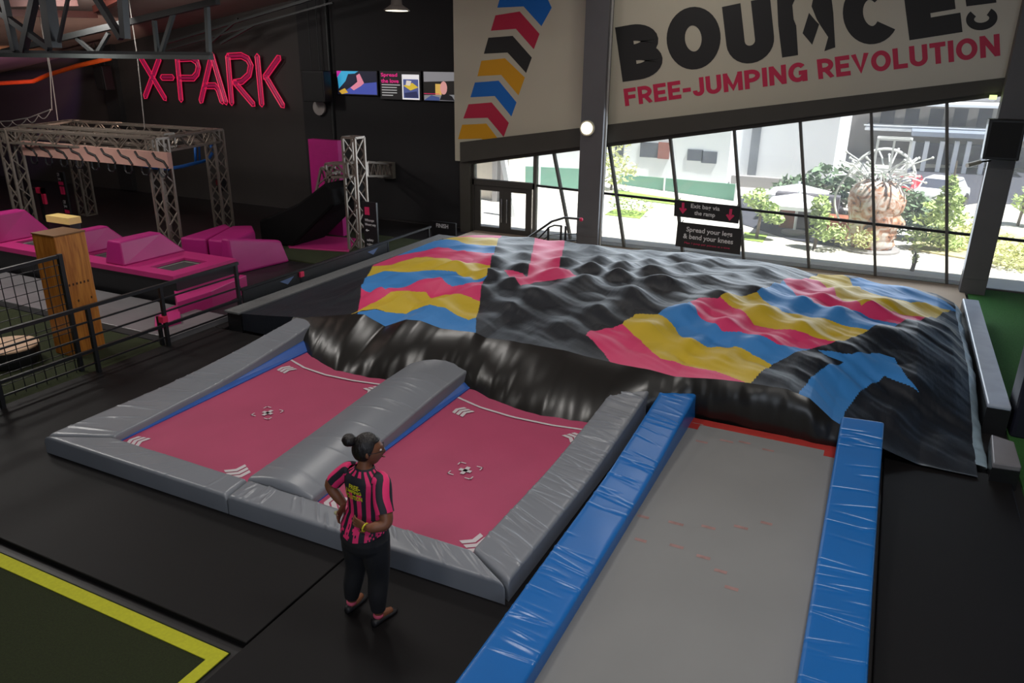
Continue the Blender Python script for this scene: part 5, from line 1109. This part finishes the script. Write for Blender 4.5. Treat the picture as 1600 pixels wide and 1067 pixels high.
plant('low_shrub', (1440, 388), [(0, 0, .2, .7, .5, .3), (.7, 0, .15, .6, .4, .25)], 0, M_l1, 'low bushy ground plants at the foot of the conifer', 'shrub', 180, .1)
plant('low_shrub', (1500, 380), [(0, 0, .2, .8, .7, .3), (.2, -.8, .1, .7, .5, .25), (-.1, 1.0, .2, .9, .7, .3)], 0, M_l3, 'yellowish ground plants left of the right-hand column, outside', 'shrub', 260, .10)
plant('low_shrub', (1590, 420), [(0, 0, .1, .8, .6, .3), (.3, .9, .15, .9, .6, .3), (-.2, 1.8, .2, .9, .6, .3)], 0, M_l3, 'yellowish ground plants right of the right-hand column, outside', 'shrub', 260, .10)
plant('small_tree', (1590, 352), [(.1, 0, 1.0, .5, .5, .5), (.4, 0, .7, .5, .5, .35), (.3, .2, 1.5, .4, .4, .3)], 1.3, M_l1, 'leafy tree at the right edge, beyond the right-hand column', 'tree')
plant('sapling', (1425, 422), [(0, 0, .45, .12, .12, .2), (.02, 0, .25, .10, .1, .12)], .5, M_l3, 'tiny lone sapling on the bright paving', 'sapling', 40, .07)
plant('tall_hedge', (1290, 330), [(0, 0, 1.1, 1.2, .8, 1.3), (1.2, 0, 1.1, 1.2, .8, 1.4), (-1.2, 0, .7, 1.2, .8, .95)], 0, M_l2, 'tall grey-green bushes behind the parasols, left of the sculpture', 'hedge', 420, .22)
plant('low_shrub', (985, 334), [(0, 0, .25, 1.0, .5, .35)], 0, M_l1, 'low round shrub outside, just right of the grey column', 'shrub', 200, .1)
plant('far_tree', (955, 296), [(0, 0, 1.8, .8, .8, 1.4), (.3, 0, .8, 1.0, .8, .8)], 1.5, M_l3, 'pale tree far outside, just right of the grey column', 'tree', 220, .16)
m = MB(); q = fl(1288, 290, -.1); m.tube([(q.x, q.y, -.12), (q.x, q.y, 3.2), (q.x+.5, q.y, 3.3)], .05, 6); tag(m.build('street_lamp', M_rail), 'thin dark street lamp between the tall white building and the sculpture', 'lamp post')
# head sculpture with a nest of white sticks
S0 = fl(1358, 388, -.1); HS = thing('head_sculpture', (S0.x, S0.y, -.12), 'giant rust and white sculpted head in profile, crowned by a tangle of white sticks', 'sculpture')
hz_ = [(0, .42, .46, .40), (.06, .54, .46, .42), (.16, .60, .48, .43), (.26, .56, .50, .44), (.32, .54, .52, .44), (.38, .62, .54, .45), (.44, .58, .56, .46), (.50, .63, .57, .47), (.56, .57, .58, .47), (.66, .62, .60, .48), (.74, .76, .62, .49), (.82, .74, .63, .50), (.92, .66, .65, .51), (1.02, .58, .67, .52), (1.08, .64, .68, .53), (1.18, .66, .70, .54), (1.36, .68, .72, .54), (1.56, .62, .70, .52), (1.76, .50, .60, .46), (1.90, .32, .40, .32)]
m = MB(); rows = []
for z, fr_, bk, sd in hz_:
    row = []
    for k in range(25):
        a = 2*math.pi*k/24; ca, sa = math.cos(a), math.sin(a); rx = fr_ if ca > 0 else bk
        if ca > 0: x = rx*(ca**1.3)+0; 
        else: x = rx*ca
        row.append(Vector((S0.x+x*1.0, S0.y+sa*sd, -.1+z*.95)))
    rows.append(row)
m.grid(rows)
mh = mat('rust_and_white', (196, 150, 124), .7, 0)
n = mh.node_tree.nodes; L = mh.node_tree.links; tc = n.new('ShaderNodeTexCoord'); nz = n.new('ShaderNodeTexNoise'); nz.inputs['Scale'].default_value = 3.5; nz.inputs['Detail'].default_value = 6; nz.inputs['Distortion'].default_value = 1.5; rp = n.new('ShaderNodeValToRGB')
rp.color_ramp.elements[0].position = .42; rp.color_ramp.elements[0].color = lin((190, 128, 92)); rp.color_ramp.elements[1].position = .6; rp.color_ramp.elements[1].color = lin((226, 214, 206)); e_ = rp.color_ramp.elements.new(.36); e_.color = lin((92, 72, 64))
L.new(tc.outputs['Object'], nz.inputs['Vector']); L.new(nz.outputs['Fac'], rp.inputs['Fac']); L.new(rp.outputs['Color'], n['Principled BSDF'].inputs['Base Color'])
m.build('head', mh, HS, smooth=True, fixn=True)
random.seed(21); M_stick = mat('white_stick', (240, 240, 238), .6, .02)
for k in range(64):
    z0 = -.1+1.50+rng(0, .55); a = rng(0, 2*math.pi); r0 = rng(.15, .5); d = rng(.3, .75); up_ = rng(-.05, .55)
    p0 = Vector((S0.x+r0*math.cos(a), S0.y+r0*math.sin(a)*.7, z0)); p1 = p0+Vector((d*math.cos(a+rng(-.9, .9)), d*.6*math.sin(a+rng(-.9, .9)), up_))
    m = MB(); m.tube([p0, p0.lerp(p1, .5)+Vector((0, 0, rng(0, .12))), p1], .020, 6); m.blob(p1, .035, 6, 4); m.build('stick', M_stick, HS)
m = MB(); m.tube([Vector((S0.x+.02+.75*math.cos(t_), S0.y-.1, 1.75+.75*math.sin(t_))) for t_ in np.linspace(.1, math.pi-.1, 18)], .04, 6); m.build('hoop', M_stick, HS)
m = MB(); m.tube([Vector((S0.x-.75+.28*math.sin(t_)*-1, S0.y-.2, 1.9-t_*.45)) for t_ in np.linspace(0, 3, 10)], .03, 6); m.build('dangling_stick', M_stick, HS)
cz0, cz1 = 1.95, 2.75; cx_ = S0.x+.15; m = MB()
for sx in (-.38, .38):
    for sy in (-.3, .3): m.bar((cx_+sx, S0.y+sy, cz0), (cx_+sx, S0.y+sy, cz1), .05)
for z in (cz0, cz1):
    for s_ in (-1, 1): m.bar((cx_-.38, S0.y+.3*s_, z), (cx_+.38, S0.y+.3*s_, z), .05); m.bar((cx_+.38*s_, S0.y-.3, z), (cx_+.38*s_, S0.y+.3, z), .05)
m.bar((cx_, S0.y-.3, cz0), (cx_, S0.y-.3, cz1), .05); m.build('cage', M_stick, HS)
m = MB(); m.lathe([(.75, 0), (.75, .06)], 24, at=(S0.x, S0.y, -.13)); m.build('base', M_conc, HS)
# ================================================================== the person
random.seed(5)
PF = (fl(548, 940, .05)+fl(592, 966, .05))/2; PF.z = 0.0; PF.x += .085; PA = math.radians(6)
def pw(x, y, z): return Vector((PF.x+x*math.cos(PA)+y*math.sin(PA), PF.y-x*math.sin(PA)+y*math.cos(PA), z))
PS = thing('person', PF, 'person in a pink and black striped shirt hands on hips, hair in a bun', 'person')
M_skin = mat('brown_skin', (124, 78, 54), .5, .06, 14); M_hair = mat('black_hair', (26, 21, 20), .45, .2, 30, bump=.5, bscale=60, stretch=(1, 1, .3))
M_trs = mat('black_trousers', (20, 20, 24), .8, .06, 8, bump=.2, bscale=14); M_sp = mat('shirt_pink', (232, 46, 112), .7, .03, 8); M_sb = mat('shirt_black', (30, 30, 40), .7, .05, 8)
def ring(c, rx, ry, n, tilt=0): return [pw(c[0]+rx*math.cos(2*math.pi*k/n), c[1]+ry*math.sin(2*math.pi*k/n), c[2]+tilt*math.sin(2*math.pi*k/n)) for k in range(n)]
def loft(mb, rings, mi=0, cap=(True, True)):
    n = len(rings[0]); vs = [p for r in rings for p in r]; fs = []
    for i in range(len(rings)-1):
        for k in range(n): fs.append((i*n+k, i*n+(k+1) % n, (i+1)*n+(k+1) % n, (i+1)*n+k))
    if cap[0]: fs.append(tuple(range(n))[::-1])
    if cap[1]: fs.append(tuple((len(rings)-1)*n+k for k in range(n)))
    mb.add(vs, fs, mi)
def smooth_path(pts, n=6):
    P = [Vector(p) for p in pts]; out = []
    for i in range(len(P)-1):
        p0 = P[max(i-1, 0)]; p1 = P[i]; p2 = P[i+1]; p3 = P[min(i+2, len(P)-1)]
        for k in range(n):
            t = k/n; out.append(.5*((2*p1)+(p2-p0)*t+(2*p0-5*p1+4*p2-p3)*t*t+(3*p1-p0-3*p2+p3)*t**3))
    out.append(P[-1]); return out
def limb(mb, pts, rad, n=16, mi=0, sub=5):
    P = smooth_path([pw(*p) for p in pts], sub); R_ = [r[0] for r in smooth_path([(r, 0, 0) for r in rad], sub)]; mb.tube(P, R_, n, mi)
body = MB()
TOR = [(.78, 0, -.01, .14, .12), (.86, 0, -.02, .175, .140), (.94, 0, -.01, .17, .132), (1.02, 0, 0, .148, .112), (1.10, 0, 0, .138, .102), (1.20, 0, 0, .148, .106), (1.29, 0, 0, .160, .108), (1.36, 0, 0, .150, .095), (1.41, 0, .005, .10, .075), (1.45, 0, .01, .058, .058)]
loft(body, [ring((c[1], c[2], c[0]), c[3], c[4], 24) for c in TOR])
legs = {-1: [(-.095, -.01, .84), (-.16, .01, .48), (-.225, -.01, .08)], 1: [(.095, -.01, .84), (.085, .01, .48), (.075, -.01, .08)]}
for s in (-1, 1): limb(body, legs[s], [.10, .062, .038])
ARM = {1: [(.160, 0, 1.365), (.235, -.06, 1.24), (.295, -.10, 1.105), (.24, -.165, 1.075), (.185, -.19, 1.06)], -1: [(-.160, 0, 1.365), (-.25, -.03, 1.29), (-.315, -.06, 1.21), (-.25, -.05, 1.11), (-.21, -.03, 1.05)]}
for s in (-1, 1): limb(body, ARM[s], [.060, .060, .050, .043, .032])
def hand(mb, wrist, d, nrm, side, s=1.0):
    w = Vector(wrist); d = Vector(d).normalized(); nrm = Vector(nrm).normalized(); u = d.cross(nrm).normalized()*side   # u: toward the thumb
    W3 = lambda a, b_, c_: tuple(w+d*a*s+u*b_*s+nrm*c_*s)
    sec = []
    for a, hw, th in ((-.01, .028, .020), (.03, .038, .016), (.07, .043, .014), (.092, .041, .011)):
        sec.append([pw(*W3(a, hw*math.cos(t), th*math.sin(t))) for t in np.linspace(0, 2*math.pi, 13)[:-1]])
    loft(mb, sec)
    for k, (off, L) in enumerate(((.031, .068), (.010, .078), (-.011, .072), (-.031, .056))):
        spread = off*.35
        P = [W3(.08, off, 0), W3(.095+L*.4, off+spread*.5, .002), W3(.092+L*.75, off+spread*.8, -.008), W3(.088+L, off+spread, -.020)]
        limb(mb, P, [.0095, .009, .008, .0065], 8, 0, 3)
    limb(mb, [W3(.015, .030, -.002), W3(.045, .062, -.006), W3(.075, .078, -.012), W3(.098, .082, -.018)], [.012, .011, .0095, .007], 8, 0, 3)
hand(body, (.18, -.19, 1.06), (-.92, -.02, .10), (.05, -1, 0), -1)
hand(body, (-.215, -.03, 1.05), (.25, -.75, -.35), (-.95, -.25, 0), 1)
# head, turned to the right
HA = math.radians(47); HC = Vector((.015, .045, 1.575))
def hl(x, y, z):
    x, y, z = x*1.12, y*1.12, z*1.10
    return pw(HC.x+x*math.cos(HA)+y*math.sin(HA), HC.y-x*math.sin(HA)+y*math.cos(HA), HC.z+z)
def headpt(th, ph, k=1.0):
    x = math.sin(th)*math.cos(ph); y = math.sin(th)*math.sin(ph); z = math.cos(th)
    X = x*.074; Y = y*(.098 if y > 0 else .100); Z = z*.120
    if z < 0: X *= 1-.28*z*z; Y = Y*(1-.12*z*z) if y > 0 else Y*(1-.35*z*z)
    if y > .3:
        g = lambda zc, sz, sx: math.exp(-((Z-zc)/sz)**2-(X/sx)**2)
        Y += .024*g(-.022, .022, .014)+.010*g(.004, .02, .011)+.009*g(-.062, .012, .024)+.010*g(-.100, .018, .026)+.006*g(.032, .014, .06)
        Y -= .008*(math.exp(-((Z-.010)/.014)**2-((abs(X)-.032)/.016)**2))
    return X*k, Y*k, Z*k
rows = [[hl(*headpt(math.pi*i/30, 2*math.pi*j/40)) for j in range(41)] for i in range(31)]
body.grid(rows)
limb(body, [(0, .0, 1.40), (.003, .012, 1.47), (.01, .03, 1.52)], [.066, .056, .055])
for s in (-1, 1):
    body.blob(hl(s*.073, -.008, -.005), (.014, .020, .030), 10, 8)
for s in (-1, 1):   # bare feet inside the shoes
    a_ = legs[s][-1]; limb(body, [(a_[0], -.04, .07), (a_[0], .03, .055), (a_[0]+s*.02, .13, .04)], [.036, .038, .026], 10)
bo = body.build('body', M_skin, PS)
md = bo.modifiers.new('remesh', 'REMESH'); md.mode = 'VOXEL'; md.voxel_size = .0055; md.use_smooth_shade = True
md = bo.modifiers.new('smooth', 'SMOOTH'); md.factor = .5; md.iterations = 3
# eyes, lips and brows
M_eye = mat('eye_white', (214, 208, 200), .3, 0); M_iris = mat('dark_iris', (30, 20, 16), .2, 0)
m = MB()
for s in (-1, 1): m.blob(hl(s*.031, .083, .010), (.012, .012, .009), 10, 6)
m.build('eyes', M_eye, PS, smooth=True)
m = MB()
for s in (-1, 1): m.blob(hl(s*.031, .0935, .010), .0055, 8, 6)
m.build('irises', M_iris, PS, smooth=True)
m = MB(); m.blob(hl(0, .101, -.060), (.020, .010, .006), 10, 6); m.build('lips', mat('lip_tone', (120, 62, 56), .45, .03), PS, smooth=True)
# hair: cap with a bun at the crown
m = MB(); rows = []
for i in range(25):
    row = []
    for j in range(41):
        ph = 2*math.pi*j/40; front = max(0, math.sin(ph)); tmax = 1.02+1.05*(1-front**.8) if math.sin(ph) > 0 else 2.10
        tmax = 1.0+1.12*(1-sst(np.array((math.sin(ph)+.25)/.95)))
        th = tmax*i/24; x, y, z = headpt(th, ph, 1.0); e = 1.10 if i < 24 else .98; row.append(hl(x*e, y*e-.004, z*e+.004))
    rows.append(row)
m.grid(rows); m.build('hair', M_hair, PS, smooth=True, fixn=False)
m = MB(); m.blob(hl(0, -.125, .090), (.056, .056, .052), 18, 12, jit=.03); m.tube([hl(0, -.08, .075), hl(0, -.105, .085)], .034, 12); m.build('hair_bun', M_hair, PS, smooth=True)
# glasses
m = MB()
for s in (-1, 1):
    m.tube([hl(s*.034+.026*math.cos(t), .108, .010+.020*math.sin(t)) for t in np.linspace(0, 2*math.pi, 17)], .0022, 6); m.tube([hl(s*.060, .106, .014), hl(s*.081, .05, .012), hl(s*.083, -.005, .008), hl(s*.080, -.025, -.006)], .0024, 6)
m.tube([hl(-.009, .110, .013), hl(.009, .110, .013)], .0022, 6); m.build('glasses', M_rail, PS)
# shirt
SH = [(.925, 0, -.03, .213, .176), (.96, 0, -.025, .204, .166), (.99, 0, -.015, .192, .148), (1.02, 0, -.01, .182, .138), (1.07, 0, 0, .162, .122), (1.15, 0, 0, .162, .120), (1.23, 0, 0, .172, .124), (1.30, 0, 0, .182, .124), (1.355, 0, 0, .180, .114), (1.395, 0, .0, .140, .095), (1.425, 0, .006, .095, .080), (1.45, 0, .01, .073, .070)]
def sh_at(z):
    t = np.array(SH); return [float(np.interp(z, t[:, 0], t[:, k])) for k in (1, 2, 3, 4)]
N_ = 104; m = MB(); zs = np.linspace(.925, 1.45, 40); rings = []
for z in zs:
    cx_, cy_, rx, ry = sh_at(z); r = []
    for k in range(N_):
        a = 2*math.pi*k/N_; hem = max(0, (1.03-z)/.105); zz = z-hem*.055*max(0, -math.sin(a))+hem*.02*abs(math.cos(a)); wr = 1+.014*math.sin(a*9+z*30)*hem+.008*math.sin(z*26+a*3)
        r.append(pw(cx_+rx*math.cos(a)*wr, cy_+ry*math.sin(a)*wr, zz))
    rings.append(r)
vs = [p for r in rings for p in r]; fs = []; mi_ = []
for i in range(len(zs)-1):
    for k in range(N_):
        a = 2*math.pi*(k+.5)/N_; x = .17*math.cos(a); back = math.sin(a) < 0
        col = (k//4) % 2; z = zs[i]
        if back and -.125 < x < .085 and 1.25 < z < 1.385: col = 1
        if z > 1.425: col = 1
        if z < 1.04 and random.random() < .10: col = 1-col
        fs.append((i*N_+k, i*N_+(k+1) % N_, (i+1)*N_+(k+1) % N_, (i+1)*N_+k)); mi_.append(col)
m.v = [tuple(v) for v in vs]; m.f = fs; m.mi = mi_
for s in (-1, 1):
    A = smooth_path([pw(*p) for p in ((s*.12, 0, 1.378), (s*.175, 0, 1.36), ARM[s][1], tuple(Vector(ARM[s][1]).lerp(Vector(ARM[s][2]), .55)))], 5); rad = np.linspace(.076, .074, len(A)); n = 24; rg = []
    pu = Vector((0, 0, 1))
    for i, p in enumerate(A):
        t = (A[min(i+1, len(A)-1)]-A[max(i-1, 0)]).normalized(); r_ = t.cross(pu).normalized(); u_ = r_.cross(t).normalized(); rg.append([p+r_*math.cos(2*math.pi*k/n)*rad[i]*(.72 if i == 0 else 1)+u_*math.sin(2*math.pi*k/n)*rad[i]*(.6 if i == 0 else .9) for k in range(n)])
    o = len(m.v); m.v += [tuple(p) for r in rg for p in r]
    for i in range(len(A)-1):
        for k in range(n): m.f.append((o+i*n+k, o+i*n+(k+1) % n, o+(i+1)*n+(k+1) % n, o+(i+1)*n+k)); m.mi.append((k//3) % 2)
shirt = m.build('shirt', [M_sp, M_sb], PS, smooth=True, label='pink and black vertically striped short-sleeved shirt')
M_yt = mat('yellow_print', (214, 206, 40), .6, 0)
for txt, z0, z1, x0, x1 in (('FREE-', 1.302, 1.338, -.050, .060), ('JUMPING', 1.258, 1.296, -.095, .070), ('REVOLUTION', 1.214, 1.252, -.130, .075)):
    tv, tf = text_mesh(txt, .03); xs_ = [v.x for v in tv]; ys_ = [v.y for v in tv]; mb = MB(); out = []
    for v in tv:
        x = x0+(x1-x0)*(v.x-min(xs_))/(max(xs_)-min(xs_)); z = z0+(z1-z0)*(v.y-min(ys_))/(max(ys_)-min(ys_)); cx_, cy_, rx, ry = sh_at(z); out.append(pw(x, cy_-ry*1.014*math.sqrt(max(0, 1-((x)/rx)**2))-.005, z))
    mb.add(out, tf); mb.build('lettering', M_yt, shirt, label='yellow lettering')
# trousers
m = MB(); TR = [(.72, 0, -.02, .18, .145), (.78, 0, -.03, .210, .175), (.84, 0, -.035, .214, .178), (.90, 0, -.03, .202, .166), (.96, 0, -.02, .182, .142)]
loft(m, [ring((c[1], c[2], c[0]), c[3], c[4], 40) for c in TR])
for s in (-1, 1):
    q = legs[s]; limb(m, [(s*.098, -.03, .86), (s*.108-.015, -.02, .70), (q[1][0], .005, .47), ((q[1][0]+q[2][0])/2, -.015, .28), (q[2][0], q[2][1], .125)], [.122, .116, .090, .080, .060], 24)
tr_ = m.build('trousers', M_trs, PS)
md = tr_.modifiers.new('remesh', 'REMESH'); md.mode = 'VOXEL'; md.voxel_size = .008; md.use_smooth_shade = True
md = tr_.modifiers.new('smooth', 'SMOOTH'); md.factor = .5; md.iterations = 6
M_shoe = mat('black_shoe', (26, 25, 27), .55, .05, 8); M_sock = mat('pink_sock', (206, 84, 112), .8, .05, 10)
for s in (-1, 1):
    q = legs[s][2]; m = MB(); sec = []
    for y, hw, h in ((-.085, .022, .05), (-.07, .036, .065), (-.03, .041, .062), (.03, .043, .055), (.09, .046, .045), (.14, .044, .036), (.175, .030, .026), (.19, .012, .016)):
        cx_ = q[0]+s*.02*max(0, y)/.19
        sec.append([pw(cx_+hw*math.cos(t), y, h*(.5+.5*math.sin(t)) if math.sin(t) > 0 else h*.5*(1+math.sin(t)*1.0)) for t in np.linspace(0, 2*math.pi, 17)[:-1]])
    loft(m, sec); m.build('shoe', M_shoe, PS, smooth=True)
    m = MB(); m.lathe([(.040, .06), (.043, .075), (.042, .088), (.038, .092)], 18, at=tuple(pw(q[0], q[1]-.005, 0))); m.build('sock', M_sock, PS, smooth=True)
p = pw(-.225, -.10, 1.0); m = MB(); m.blob(p, (.03, .02, .02), 8, 6); m.build('wrist_tag', mat('cream_tag', (206, 200, 150), .6, .05), PS, smooth=True, label='small cream tag at the left hand')
m = MB(); m.tube([pw(.165+.034*math.cos(t)*.2, -.195+.034*math.sin(t), 1.062+.034*math.cos(t)) for t in np.linspace(0, 2*math.pi, 15)], .006, 6); m.build('bracelet', M_yt, PS, label='yellow wristband')
